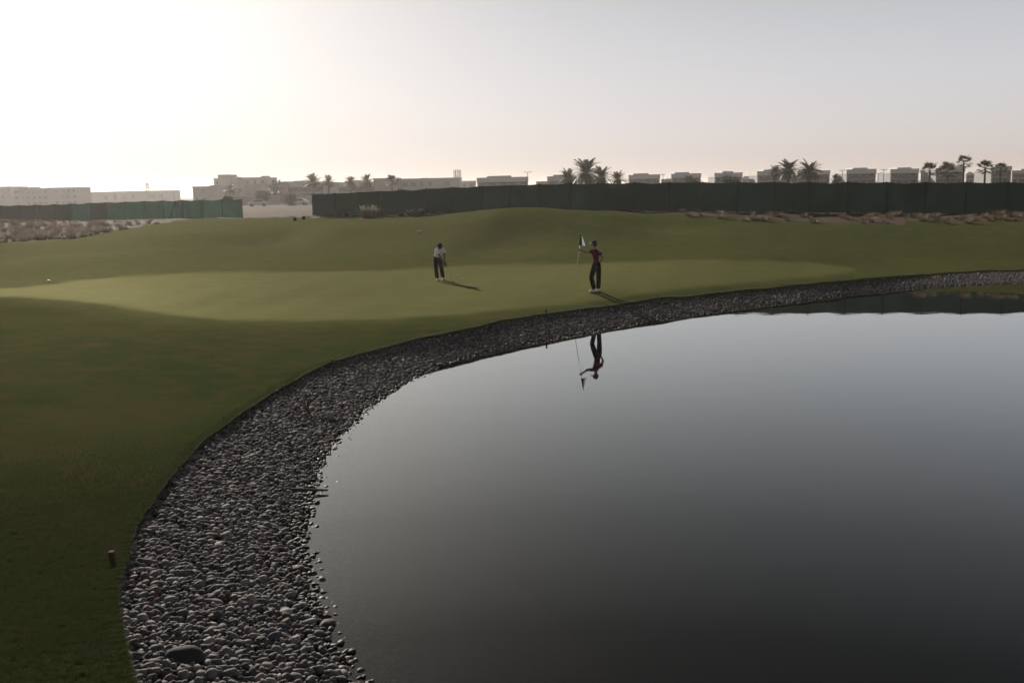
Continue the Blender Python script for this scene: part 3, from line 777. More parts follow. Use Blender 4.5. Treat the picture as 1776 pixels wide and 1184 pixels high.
PALMS = [
 (398,321,300,10,'small slender palm in front of the pale stepped building at left',1,False),
 (475,316,300,19,'squat bushy date palm standing in the gap between the two fences',2,False),
 (542,303,260,16,'tall date palm at the left end of the long fence, left of its twin',3,False),
 (569,305,270,12,'smaller date palm just right of the tall one at the fence end',4,False),
 (608,306,270,11,'date palm before the low white house, left of the bushier palm',5,False),
 (636,303,265,13,'bushy date palm before the low white house at left of centre',6,False),
 (679,308,200,12,'low palm beside a hanging frond before the pale house corner',7,True),
 (985,294,175,17,'lower date palm directly left of the tallest date palm',8,False),
 (1017,277,165,25,'tallest date palm above the long fence near the centre of the photo',9,False),
 (1042,291,170,19,'dark date palm directly right of the tallest date palm',10,False),
 (1071,298,180,14,'small date palm at the right end of the central palm clump',11,False),
 (1345,287,190,12,'thin pale date palm at the left of the right hand palm pair',12,False),
 (1368,277,180,20,'upright date palm, left one of the dense pair on the right',13,False),
 (1404,280,180,20,'upright date palm, right one of the dense pair on the right',14,False),
 (1451,302,200,10,'small round palm right of the dense palm pair',15,False),
 (1613,288,150,15,'fan palm with ragged drooping leaves, leftmost of the fan palms',16,True),
 (1645,289,160,17,'fan palm standing against the dark villa at far right',17,True),
 (1672,275,150,14,'tallest fan palm with a thin bare trunk at far right',18,True),
 (1709,284,145,15,'dense dark fan palm near the right edge of the photo',19,True),
 (1735,286,160,11,'small fan palm in front of the rightmost tall villa',20,True),
]
for a_ in PALMS: palm(*a_)
def bush(px, ytop, d, hw, label, seed, mat=MAT_LEAF, name='bush', cat='bush', n=2600, leaf=.16, squash=1.0):
    r_ = random.Random(seed); k = FPX/d; p = at(px, ytop, d); g = h1(p.x, p.y); rad_ = hw/k; H = p.z-g
    root = empty(name, (p.x, p.y, g)); tag(root, label, cat)
    mb = MB(); stems = MB()
    blobs = [(r_.uniform(-.6, .6)*rad_, r_.uniform(-.5, .5)*rad_, H*r_.uniform(.45, .82), rad_*r_.uniform(.35, .6)) for _ in range(9)]
    for b_ in blobs: stems.tube([(0, 0, -.1), (b_[0]*.5, b_[1]*.5, b_[2]*.5), (b_[0], b_[1], b_[2])], [.07, .05, .02], 5)
    for _ in range(n):
        b_ = blobs[r_.randrange(9)]; v = Vector((r_.gauss(0, 1), r_.gauss(0, 1), r_.gauss(0, 1))).normalized()*b_[3]*r_.uniform(.4, 1.12)
        c_ = Vector((b_[0]+v.x, b_[1]+v.y, max(.05, b_[2]+v.z*1.0)))
        a1 = Vector((r_.gauss(0, 1), r_.gauss(0, 1), r_.gauss(0, 1))).normalized()*leaf*r_.uniform(.5, 1.1); a2 = a1.cross(Vector((r_.gauss(0, 1), r_.gauss(0, 1), 1))).normalized()*leaf*.45
        mb.add([c_-a1, c_+a2, c_+a1, c_-a2], [(0, 1, 2, 3)])
    stems.build('stem', MAT_TRUNK, root); mb.build('foliage', mat, root); return root
bush(1203, 303, 200, 17, 'low dark bush before a villa, left of the larger green bush', 1)
bush(1262, 300, 180, 24, 'wide green round bush before a villa right of centre', 2)
bush(455, 332, 230, 16, 'hazy low shrub left of the squat palm in the gap', 3)
bush(697, 326, 190, 9, 'low shrub behind the fence left of the low palm', 4)
bush(502, 338, 220, 14, 'hazy low shrub right of the squat palm in the gap', 5)
bush(395, 337, 150, 9, 'low shrub behind the end of the left fence', 6)

DRY = [tuft_mesh('dry_blades', 300+i, 170, .60, .62, .018, MAT_DRY, 1.0, 3) for i in range(5)]
SCRUB = [tuft_mesh('scrub_blades', 340+i, 120, .35, .55, .02, MAT_TUFTG, 1.0, 2) for i in range(4)]
# pampas clump with plumes
def pampas(px, py, h_px, label, seed):
    p = hit(px, py, 60); k = FPX/p.y; s_ = h_px/k
    root = empty('pampas_clump', p); tag(root, label, 'ornamental grass')
    o = bpy.data.objects.new('foliage', tuft_mesh('foliage', seed, 900, s_*.9, s_*1.25, .03, MAT_TUFTG, .8, 4)); link(o, root)
    r_ = random.Random(seed)
    for _ in range(34):
        a_ = r_.uniform(0, 6.28); q = r_.uniform(.1, .8)*s_; z0 = s_*r_.uniform(.38, .85)
        mb = MB().tube([(0, 0, 0), (math.cos(a_)*q*.7, math.sin(a_)*q*.7, z0*.6), (math.cos(a_)*q*.88, math.sin(a_)*q*.88, z0*.85), (math.cos(a_)*q*.95, math.sin(a_)*q*.95, z0*1.0), (math.cos(a_)*q, math.sin(a_)*q, z0*1.15)], [.005, .006, .035, .03, .005], 5)
        mb.build('plume', MAT_PLUME, root)
pampas(640, 377.2, 23, 'large pampas grass clump with pale plumes before the long fence', 51)
pampas(713, 374.5, 11, 'small pale grass clump right of the large pampas clump', 52)
pampas(729, 373.5, 12, 'second small pale grass clump with upright plumes near the fence', 53)
def field(name, pxs, pys, n, meshes, smin, smax, label, cat, group, seed, cap, sparse_label=None):
    r_ = random.Random(seed); items = []
    for _ in range(n):
        px, py = r_.uniform(*pxs), r_.uniform(*pys); p = hit(px, py, 35)
        if seg_dist(np.array([[p.x, p.y]]), GRASS)[0] < .25: continue
        items.append((p, r_.uniform(smin, smax), r_.uniform(0, 6.28), r_.randrange(len(meshes))))
    items.sort(key=lambda t: -t[1]/t[0].y)
    for p, s_, a_, m_ in items[:cap]:
        o = bpy.data.objects.new(name, meshes[m_]); o.location = p; o.scale = (s_, s_, s_*r_.uniform(.8, 1.1)); o.rotation_euler = (0, 0, a_); link(o); tag(o, label, cat, group)
    return items[cap:]
field('dry_grass_tuft', (-30, 235), (391, 421), 200, DRY, .55, 1.45, 'dry tan grass tuft on the sandy strip at far left', 'grass tuft', 'dry tufts on the left sandy strip', 61, 95)
field('dry_grass_tuft', (1100, 1776), (372, 388), 34, DRY, .35, .75, 'small dry grass tuft on the dirt before the dark right fence', 'grass tuft', 'dry tufts before the right fence', 62, 46)
field('dry_grass_tuft', (690, 1060), (362, 373), 40, DRY, .4, .8, 'small pale grass tuft at the foot of the middle of the long fence', 'grass tuft', 'tufts at the foot of the middle fence', 63, 24)
sp = []
r_ = random.Random(64)
for (x0, x1, y0, y1, n_) in ((-60, 330, 383, 422, 520), (560, 1100, 362, 378, 120), (1050, 1830, 368, 392, 170)):
    for _ in range(n_):
        p = hit(r_.uniform(x0, x1), r_.uniform(y0, y1), 35, 112); sp.append(tuple(p))
sp = np.array(sp); sp = sp[seg_dist(sp[:, :2], GRASS) > .1]; n = len(sp); s_ = np.repeat(rng.uniform(.35, 1.0, n)[:, None], 3, 1)
o = gn_scatter('scrub', sp, np.c_[np.zeros(n), np.zeros(n), rng.uniform(0, 6.28, n)], s_, rng.integers(0, 6, n), SCRUB + DRY[:2])
tag(o, 'low dry scrub covering the sandy strip before the fences', 'scrub')

# ------------------------------------------------------------------ buildings
def building(name, label, d, x0, x1, ytop, mats, depth=11, storeys=2, style='villa', extras=(), seed=0, bays=4, cat='house', rot=0):
    r_ = random.Random(seed); k = FPX/d; a_ = at((x0+x1)/2, ytop, d); g = h1(a_.x, a_.y); W = (x1-x0)/k; H = a_.z-g
    root = empty(name, (a_.x, a_.y, g), rot); tag(root, label, cat); wall, trim, rec = mats
    x_0, x_1 = -W/2, W/2; fl = H/storeys
    if style == 'villa':
        fa = .23*H; wt = .35; rd = 1.6
        mb = MB(); mb.box(x_0, x_0+wt, 0, depth, -.3, H-fa); mb.box(x_1-wt, x_1, 0, depth, -.3, H-fa); mb.box(x_0+wt, x_1-wt, depth-.3, depth, -.3, H-fa)
        mb.build('wall', wall, root)
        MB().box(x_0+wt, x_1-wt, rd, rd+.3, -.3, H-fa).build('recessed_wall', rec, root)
        MB().box(x_0-.12, x_1+.12, -.15, depth+.1, H-fa+.003, H).build('roof', trim, root)
        q0 = x_0+W*r_.uniform(.1, .3); q1 = q0+W*r_.uniform(.4, .55)
        MB().box(q0, q1, 1.0, depth*.7, H+.003, H+.45).build('roof_parapet', trim, root)
        MB().box(x_0+wt, x_1-wt, .05, rd-.01, fl*.93, fl*1.0).build('balcony_slab', wall, root)
        MB().box(x_0+wt, x_1-wt, .08, .12, fl+.01, fl+.95).build('balcony_rail', MAT_GLASS, root)
        yw = rd
        zr = [(.25, fl*.8), (fl*1.05+.15, H-fa-.25)]
    else:
        mb = MB(); mb.box(x_0, x_1, 0, depth, -.3, H); mb.build('wall', wall, root)
        MB().box(x_0-.1, x_1+.1, -.1, depth+.1, H+.003, H+.35).build('roof', trim, root)
        yw = 0; zr = [(fl*s+fl*.32, fl*s+fl*.78) for s in range(storeys)]
    for (za, zb) in zr:
        bw = W/bays
        for b_ in range(bays):
            if style != 'villa' and r_.random() < .2: continue
            c_ = x_0+bw*(b_+.5); hw = bw*(.36 if style == 'villa' else r_.choice([.16, .26, .34])); 
            fo = MB(); t_ = .09
            fo.box(c_-hw, c_-hw+t_, yw-.06, yw-.004, za, zb).box(c_+hw-t_, c_+hw, yw-.06, yw-.004, za, zb).box(c_-hw+t_, c_+hw-t_, yw-.06, yw-.004, zb-t_, zb).box(c_-hw+t_, c_+hw-t_, yw-.06, yw-.004, za, za+t_)
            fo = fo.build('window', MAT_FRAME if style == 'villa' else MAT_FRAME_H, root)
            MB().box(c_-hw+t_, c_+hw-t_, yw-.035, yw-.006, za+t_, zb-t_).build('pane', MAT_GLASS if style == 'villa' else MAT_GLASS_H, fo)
    for e in extras:   # (name, x0px, x1px, ytop, y_front_offset, depth, mat)
        nm, ex0, ex1, ey, yo, dd, em = e
        zt = at((ex0+ex1)/2, ey, d).z-g; zb_ = H+.36 if zt > H+.4 and nm in ('roof_room', 'water_tank') else -.3
        if nm in ('roof_room', 'water_tank') and style == 'villa': zb_ = H+.003
        xa = at(ex0, ytop, d).x-a_.x; xb = at(ex1, ytop, d).x-a_.x
        eo = MB().box(xa, xb, yo, yo+dd, zb_, zt).build(nm, em, root)
    return root
Wt = (MAT_WALL, MAT_ROOF, MAT_DARKWALL); Bg = (MAT_WALL2, MAT_WALL2, MAT_DARKWALL); Gy = (MAT_WALL4, MAT_ROOF, MAT_DARKWALL); Pk = (MAT_WALL3, MAT_WALL2, MAT_DARKWALL)
building('apartment_building', 'hazy grey block cut off by the left edge of the photo', 430, -60, 20, 326, Bg, 14, 3, 'block', (), 1, 7, 'building')
building('apartment_building', 'long hazy grey block with roof clutter at the far left', 420, 24, 132, 327.5, Bg, 14, 3, 'block',
         (('roof_room', 26, 55, 325, 2, 6, MAT_WALL2), ('roof_room', 70, 100, 326.3, 2, 6, MAT_WALL2), ('water_tank', 112, 116, 325.5, 2, 2, MAT_WALL4), ('water_tank', 122, 125, 325.8, 2, 2, MAT_WALL4)), 2, 11, 'building')
building('warehouse', 'long low pale warehouse behind the left fence', 560, 143, 286, 333, (MAT_WALL, MAT_ROOF, MAT_DARKWALL), 25, 1, 'block', (), 3, 9, 'warehouse')
building('villa', 'low grey villa left of the tall stepped building', 330, 334, 372, 325, Bg, 10, 2, 'block', (('annex', 366, 378, 321.5, -1.5, 8, MAT_WALL2),), 4, 3)
building('stepped_building', 'tall pale stepped building, highest on the left of the photo', 345, 371, 461, 310, Bg, 16, 3, 'block',
         (('stair_tower', 379.5, 402, 303, -1, 8, MAT_WALL2), ('stair_tower', 402.3, 412, 307, -.6, 6, MAT_WALL2), ('roof_room', 452, 461, 305, 1, 5, MAT_WALL2), ('annex', 432, 463, 319.5, -6, 5.8, MAT_WALL3), ('annex', 368, 388, 327, -5, 4.9, MAT_WALL2)), 5, 7, 'building')
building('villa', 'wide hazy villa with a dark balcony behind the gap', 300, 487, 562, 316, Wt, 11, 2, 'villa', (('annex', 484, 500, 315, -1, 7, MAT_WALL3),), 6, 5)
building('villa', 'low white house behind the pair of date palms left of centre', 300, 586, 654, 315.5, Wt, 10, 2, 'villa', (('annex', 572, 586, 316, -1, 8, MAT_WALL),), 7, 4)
building('villa', 'pale pinkish house directly left of the narrow bright gap', 290, 648, 689, 311, Pk, 10, 2, 'block', (), 8, 3)
building('villa', 'long pale house right of the narrow bright gap, below the mast', 300, 695, 797, 311, Wt, 11, 2, 'block', (('roof_room', 709, 724, 309.5, 2, 5, MAT_WALL), ('roof_room', 728, 742, 308.5, 2, 5, MAT_WALL2)), 9, 7)
building('villa', 'small low house between the mast and the framed house', 340, 799, 824, 315.5, Wt, 9, 2, 'block', (), 10, 2)
building('villa', 'pale villa with a framed bay front left of centre', 290, 828, 915, 307.5, Wt, 11, 2, 'villa', (('water_tank', 865, 869, 305.3, 2, 2, MAT_WALL4),), 11, 5)
building('villa', 'pale villa partly hidden by the central palm clump', 300, 950, 1000, 305.5, Wt, 11, 2, 'villa', (('annex', 930, 949, 314.5, 1, 7, MAT_WALL),), 12, 3)
building('villa', 'small white house seen between the tall palm trunks', 330, 1003, 1030, 313, Wt, 9, 2, 'villa', (), 29, 2)
building('villa', 'flat roofed villa right of the central palm clump', 330, 1091, 1144, 303, Gy, 11, 2, 'villa', (('annex', 1137, 1145, 304, 1.7, 7, MAT_WALL),), 13, 4)
building('villa', 'flat roofed villa behind the low dark bush', 330, 1165, 1215, 301, Gy, 11, 2, 'villa', (('annex', 1153, 1165, 310.5, 1, 7, MAT_WALL),), 14, 4)
building('villa', 'flat roofed villa behind the wide green bush', 330, 1240, 1287, 299.5, Gy, 11, 2, 'villa', (), 15, 4)
building('villa', 'small distant white house right of the wide green bush', 480, 1287.5, 1306, 307, Wt, 9, 2, 'villa', (), 16, 2)
building('villa', 'grey villa behind the left of the dense palm pair', 320, 1314, 1372, 296.5, Gy, 11, 2, 'villa', (), 17, 4)
building('villa', 'grey villa behind the right of the dense palm pair', 320, 1384, 1439, 296, Gy, 11, 2, 'villa', (), 18, 4)
building('villa', 'dark fronted villa with a light roof band, first of the right pair', 310, 1469, 1519, 293.5, Gy, 11, 2, 'villa', (), 19, 4)
building('villa', 'dark fronted villa with a light roof band, second of the right pair', 310, 1545, 1593, 293, Gy, 11, 2, 'villa', (), 20, 4)
building('villa', 'villa behind the fan palms on the right', 300, 1624, 1673, 291, Gy, 11, 2, 'villa', (), 21, 4)
building('villa', 'small hazy house right of the tallest fan palm', 420, 1676, 1692, 300, Wt, 9, 2, 'villa', (), 22, 2)
building('villa', 'tall grey villa behind the dense dark fan palm', 300, 1720, 1754, 288.5, Gy, 11, 2, 'villa', (), 23, 3)
building('villa', 'brownish villa cut off by the right edge of the photo', 330, 1756, 1830, 295, (MAT_WALL2, MAT_WALL2, MAT_WALL3), 11, 2, 'villa', (), 24, 5)

# things standing in the open gap
def low_wall(px0, px1, d, h, label, mat):
    a_ = at(px0, 350, d); b_ = at(px1, 350, d); g = h1((a_.x+b_.x)/2, d); W = b_.x-a_.x
    root = empty('boundary_wall', ((a_.x+b_.x)/2, d, g)); tag(root, label, 'wall')
    MB().box(-W/2, W/2, 0, .25, -.3, h).build('wall', mat, root); MB().box(-W/2-.05, W/2+.05, -.05, .3, h+.003, h+.1).build('coping', MAT_ROOF, root)
low_wall(400, 486, 262, 2.3, 'hazy low boundary wall in the gap between the fences', MAT_WALL3)
low_wall(489, 560, 250, 2.0, 'hazy low grey wall behind the end of the long fence', MAT_WALL4)
def car(px, d, label, rz):
    a_ = at(px, 350, d); g = h1(a_.x, d); root = empty('parked_car', (a_.x, d, g), rz); tag(root, label, 'car')
    prof = [(-2.2, .35), (-2.2, .85), (-1.9, .98), (-1.2, 1.05), (-.6, 1.48), (.9, 1.52), (1.75, 1.08), (2.15, 1.0), (2.2, .35)]
    vs = [(x, -.88, z) for x, z in prof]+[(x, .88, z) for x, z in prof]; n_ = len(prof)
    fs = [tuple(range(n_)), tuple(range(2*n_-1, n_-1, -1))]+[(i, i+n_, (i+1) % n_+n_, (i+1) % n_) for i in range(n_)]
    MB().add(vs, fs).build('body', MAT_CARW, root, bevel=.06)
    for sy in (-.9, .9): MB().add([(-1.05, sy, 1.08), (-.55, sy, 1.40), (.85, sy, 1.43), (1.5, sy, 1.1), (-1.05, sy*.98, 1.08), (-.55, sy*.98, 1.40), (.85, sy*.98, 1.43), (1.5, sy*.98, 1.1)], [(0, 1, 2, 3), (7, 6, 5, 4), (0, 4, 5, 1), (1, 5, 6, 2), (2, 6, 7, 3), (3, 7, 4, 0)]).build('side_window', MAT_GLASS, root)
    for sx in (-1.35, 1.4):
        for sy in (-.8, .8): MB().tube([(sx, sy-.1, .32), (sx, sy+.1, .32)], .33, 14).build('wheel', MAT_CARD, root)
car(447, 225, 'hazy white car parked in the gap between the fences', .1)
car(519, 228, 'hazy white car parked beside the end of the long fence', -.15)

# masts, lamps, pylons
def mast(px, ytop, d, label):
    p = at(px, ytop, d); g = h1(p.x, d); H = p.z-g; root = empty('antenna_mast', (p.x, d, g)); tag(root, label, 'mast')
    MB().tube([(0, 0, -.2), (0, 0, H)], [.22, .10], 8).build('pole', MAT_MAST, root)
    for i in range(6):
        a_ = i*math.pi/3; c_, s_ = math.cos(a_), math.sin(a_)
        for dz in (-1.0, -2.4): MB().tube([(0, 0, H+dz), (c_*1.1, s_*1.1, H+dz)], .05, 5).build('antenna_arm', MAT_MAST, root); MB().box(c_*1.1-.12, c_*1.1+.12, s_*1.1-.12, s_*1.1+.12, H+dz-.7, H+dz+.7).build('antenna_panel', MAT_MAST, root)
mast(793, 293, 330, 'tall thin antenna mast with star shaped head above the long pale house')
def pylon(px, ytop, d, label):
    p = at(px, ytop, d); g = h1(p.x, d); H = p.z-g; root = empty('lattice_pylon', (p.x, d, g)); tag(root, label, 'pylon')
    b_ = 2.2
    mb = MB()
    for sx in (-1, 1):
        for sy in (-1, 1): MB().tube([(sx*b_, sy*b_, -.2), (sx*.35, sy*.35, H)], .13, 4).build('leg', MAT_MAST, root)
    for i in range(6):
        t0, t1 = i/6, (i+1)/6; w0, w1 = b_*(1-t0)+.35*t0, b_*(1-t1)+.35*t1
        for sy in (-1, 1): mb.tube([(-w0, sy*w0, H*t0), (w1, sy*w1, H*t1)], .07, 4); mb.tube([(w0, sy*w0, H*t0), (-w1, sy*w1, H*t1)], .07, 4)
    mb.build('lattice', MAT_MAST, root)
    for f_ in (.72, .88): MB().box(-2.8, 2.8, -.1, .1, H*f_, H*f_+.2).build('cross_arm', MAT_MAST, root)
pylon(255, 317, 700, 'faint lattice pylon above the pale warehouse')
def street_lamp(px, ytop, d, label, arm=1.5):
    p = at(px, ytop, d); g = h1(p.x, d); H = p.z-g; root = empty('street_lamp', (p.x, d, g)); tag(root, label, 'lamp post')
    MB().tube([(0, 0, -.2), (0, 0, H)], [.13, .08], 8).build('pole', MAT_MAST, root)
    for s in (-1, 1): MB().tube([(0, 0, H-.05), (s*arm, 0, H+.1)], .06, 5).build('arm', MAT_MAST, root); MB().box(s*arm-.4, s*arm+.4, -.15, .15, H+.03, H+.18).build('lamp_head', MAT_MAST, root)
street_lamp(197, 322, 560, 'faint double armed lamp post, left one above the pale warehouse')
street_lamp(225, 322, 600, 'faint double armed lamp post, right one above the pale warehouse')
street_lamp(302, 329, 480, 'faint double armed lamp post alone in the gap left of the villas')
street_lamp(915, 299, 300, 'thin lamp post at the right corner of the framed villa', .8)
street_lamp(1461, 296, 290, 'thin lamp post left of the first dark fronted villa', .6)
street_lamp(1523, 301, 300, 'short lamp post between the two dark fronted villas', .9)
street_lamp(1533, 295, 290, 'taller lamp post between the two dark fronted villas', .5)
street_lamp(1600, 298, 280, 'thin lamp post left of the ragged fan palm', .6)
street_lamp(1150, 303, 330, 'thin lamp post right of the villa beside the palm clump', .5)

# ------------------------------------------------------------------ small things on the course
def stake(px, py, hpx, label):
    p = hit(px, py, 5, 60); k = FPX/p.y; h = hpx/k; root = empty('marker_stake', p); tag(root, label, 'stake')
    MB().box(-.024, .024, -.024, .024, -.1, h).build('stake', MAT_STAKE, root, bevel=.005); MB().box(-.03, .03, -.03, .03, h+.001, h+.03).build('cap', MAT_RUST, root, bevel=.006)
stake(195, 977, 17, 'red brown marker stake in the grass beside the pebbles at lower left')
stake(577, 635, 11, 'red brown marker stake at the turf edge in the middle distance')
stake(947, 545.5, 7, 'small red brown marker stake at the turf edge below the golfers')
def disc(name, px, py, r, h, mat, label, cat, lid=None):
    p = hit(px, py, 10, 110); root = empty(name, p); tag(root, label, cat)
    MB().tube([(0, 0, -.05), (0, 0, h)], r, 20).build('body', mat, root); MB().tube([(0, 0, h+.001), (0, 0, h+.012)], r*.8, 20).build('lid', lid or mat, root)
disc('sprinkler_cover', 728, 403, .16, .06, MAT_PALE, 'pale round sprinkler cover on the slope behind the putting golfer', 'sprinkler cover')
disc('sprinkler_cover', 85, 488, .06, .04, MAT_PALE, 'pale round sprinkler cover by the left tip of the green', 'sprinkler cover')
disc('tee_marker', 511.5, 382.5, .14, .24, MAT_BLACKPL, 'black round tee marker on the skyline, left one of two', 'tee marker')
disc('tee_marker', 526.5, 380.5, .14, .24, MAT_BLACKPL, 'black round tee marker on the skyline, right one of two', 'tee marker')
# A-frame on the left fence
def aframe(px, py, d, h):
    p = at(px, py, d); g = h1(p.x, p.y); root = empty('brace_frame', (p.x, p.y, g)); tag(root, 'dark A shaped brace frame leaning on the left green fence', 'brace')
    for sx in (-1, 0, 1): MB().tube([(sx*.75, -.1*abs(sx), -.1), (0, 0, h)], .05, 6).build('leg' if sx else 'post', MAT_POST, root)
aframe(306, 378, 103.2, 1.8)
# driftwood, twigs
p = on_z(536, 850, .05)
o = MB().tube([(p.x-.28, p.y-.03, .09), (p.x-.05, p.y, .06), (p.x+.15, p.y+.02, .045), (p.x+.27, p.y+.02, .04)], [.018, .022, .02, .012], 7).build('driftwood', MAT_WOOD, None, True)
tag(o, 'short dark piece of driftwood sticking out over the water', 'driftwood')
r_ = random.Random(9)
root = empty('dry_twig_plant', on_z(533, 712, .22)); root.location.z = .22; tag(root, 'rusty red dry plant with bare twigs among the pebbles', 'dead plant')
for _ in range(16):
    a_ = r_.uniform(0, 6.28); q = r_.uniform(.05, .3); MB().tube([(0, 0, 0), (math.cos(a_)*q*.5, math.sin(a_)*q*.5, r_.uniform(.1, .2)), (math.cos(a_)*q, math.sin(a_)*q, r_.uniform(.16, .34))], [.007, .005, .002], 4).build('twig', MAT_RUST, root)

# ------------------------------------------------------------------ people
def skin_obj(name, joints, edges, mat, parent, root='pelvis', sub=2, flat=None):
    names = list(joints); idx_ = {n_: i for i, n_ in enumerate(names)}
    m = bpy.data.meshes.new(name); m.from_pydata([joints[n_][:3] for n_ in names], [(idx_[a_], idx_[b_]) for a_, b_ in edges], []); m.update(); m.materials.append(mat)
    o = bpy.data.objects.new(name, m); link(o, parent)
    sk = o.modifiers.new('skin', 'SKIN'); sk.use_smooth_shade = True; sk.branch_smoothing = .3
    if not m.skin_vertices: 
        bm = bmesh.new(); bm.from_mesh(m); bm.verts.layers.skin.verify(); bm.to_mesh(m); bm.free()
    for n_ in names:
        j = joints[n_]; r1 = j[3]; r2 = j[4] if len(j) > 4 else r1
        m.skin_vertices[0].data[idx_[n_]].radius = (r1, r2); m.skin_vertices[0].data[idx_[n_]].use_root = (n_ == root)
    sb = o.modifiers.new('sub', 'SUBSURF'); sb.levels = sub; sb.render_levels = sub
    return o
def lerp(a_, b_, t): return Vector(a_)*(1-t)+Vector(b_)*t
def add_hand(J, Ed, wrist_name, w, direction, side, grip):
    """palm and five fingers curling round the thing held"""
    d_ = Vector(direction).normalized(); s_ = Vector(side).normalized(); g_ = Vector(grip).normalized(); w = Vector(w)
    pm = w + d_*.055; J[wrist_name+'_palm'] = (*pm, .030, .020); Ed.append((wrist_name, wrist_name+'_palm'))
    for i, L in enumerate((.072, .080, .075, .060)):
        b_ = pm + d_*.03 + s_*(.026-.0175*i); k1 = b_+d_*L*.45+g_*L*.12; k2 = k1+d_*L*.12+g_*L*.33; k3 = k2-d_*L*.22+g_*L*.14
        nm = '%s_f%d' % (wrist_name, i)
        J[nm+'a'] = (*b_, .010); J[nm+'b'] = (*k1, .0092); J[nm+'c'] = (*k2, .0085); J[nm+'d'] = (*k3, .0075)
        Ed += [(wrist_name+'_palm', nm+'a'), (nm+'a', nm+'b'), (nm+'b', nm+'c'), (nm+'c', nm+'d')]
    b_ = w + d_*.03 + s_*.034; k1 = b_+s_*.018+d_*.022+g_*.012; k2 = k1+d_*.024+g_*.022
    J[wrist_name+'_ta'] = (*b_, .0115); J[wrist_name+'_tb'] = (*k1, .010); J[wrist_name+'_tc'] = (*k2, .0085)
    Ed += [(wrist_name+'_palm', wrist_name+'_ta'), (wrist_name+'_ta', wrist_name+'_tb'), (wrist_name+'_tb', wrist_name+'_tc')]
def blob(name, c_, r3, mat, parent, face=None, cut=None, seed=0, seg=20):
    """an ellipsoid in the frame (forward, side, up)"""
    bm = bmesh.new(); bmesh.ops.create_uvsphere(bm, u_segments=seg, v_segments=seg//2+2, radius=1)
    if cut is not None:
        dele = [v for v in bm.verts if cut(v.co)]; bmesh.ops.delete(bm, geom=dele, context='VERTS')
    F_ = face or Matrix.Identity(3)
    for v in bm.verts: v.co = Vector(c_) + F_ @ Vector((v.co.x*r3[0], v.co.y*r3[1], v.co.z*r3[2]))
    m = bpy.data.meshes.new(name); bm.to_mesh(m); bm.free(); m.materials.append(mat); m.polygons.foreach_set('use_smooth', [True]*len(m.polygons))
    o = bpy.data.objects.new(name, m); link(o, parent); return o
def frame(fwd, up):
    f_ = Vector(fwd).normalized(); s_ = Vector(up).normalized().cross(f_).normalized(); u_ = f_.cross(s_)
    return Matrix((f_, s_, u_)).transposed()
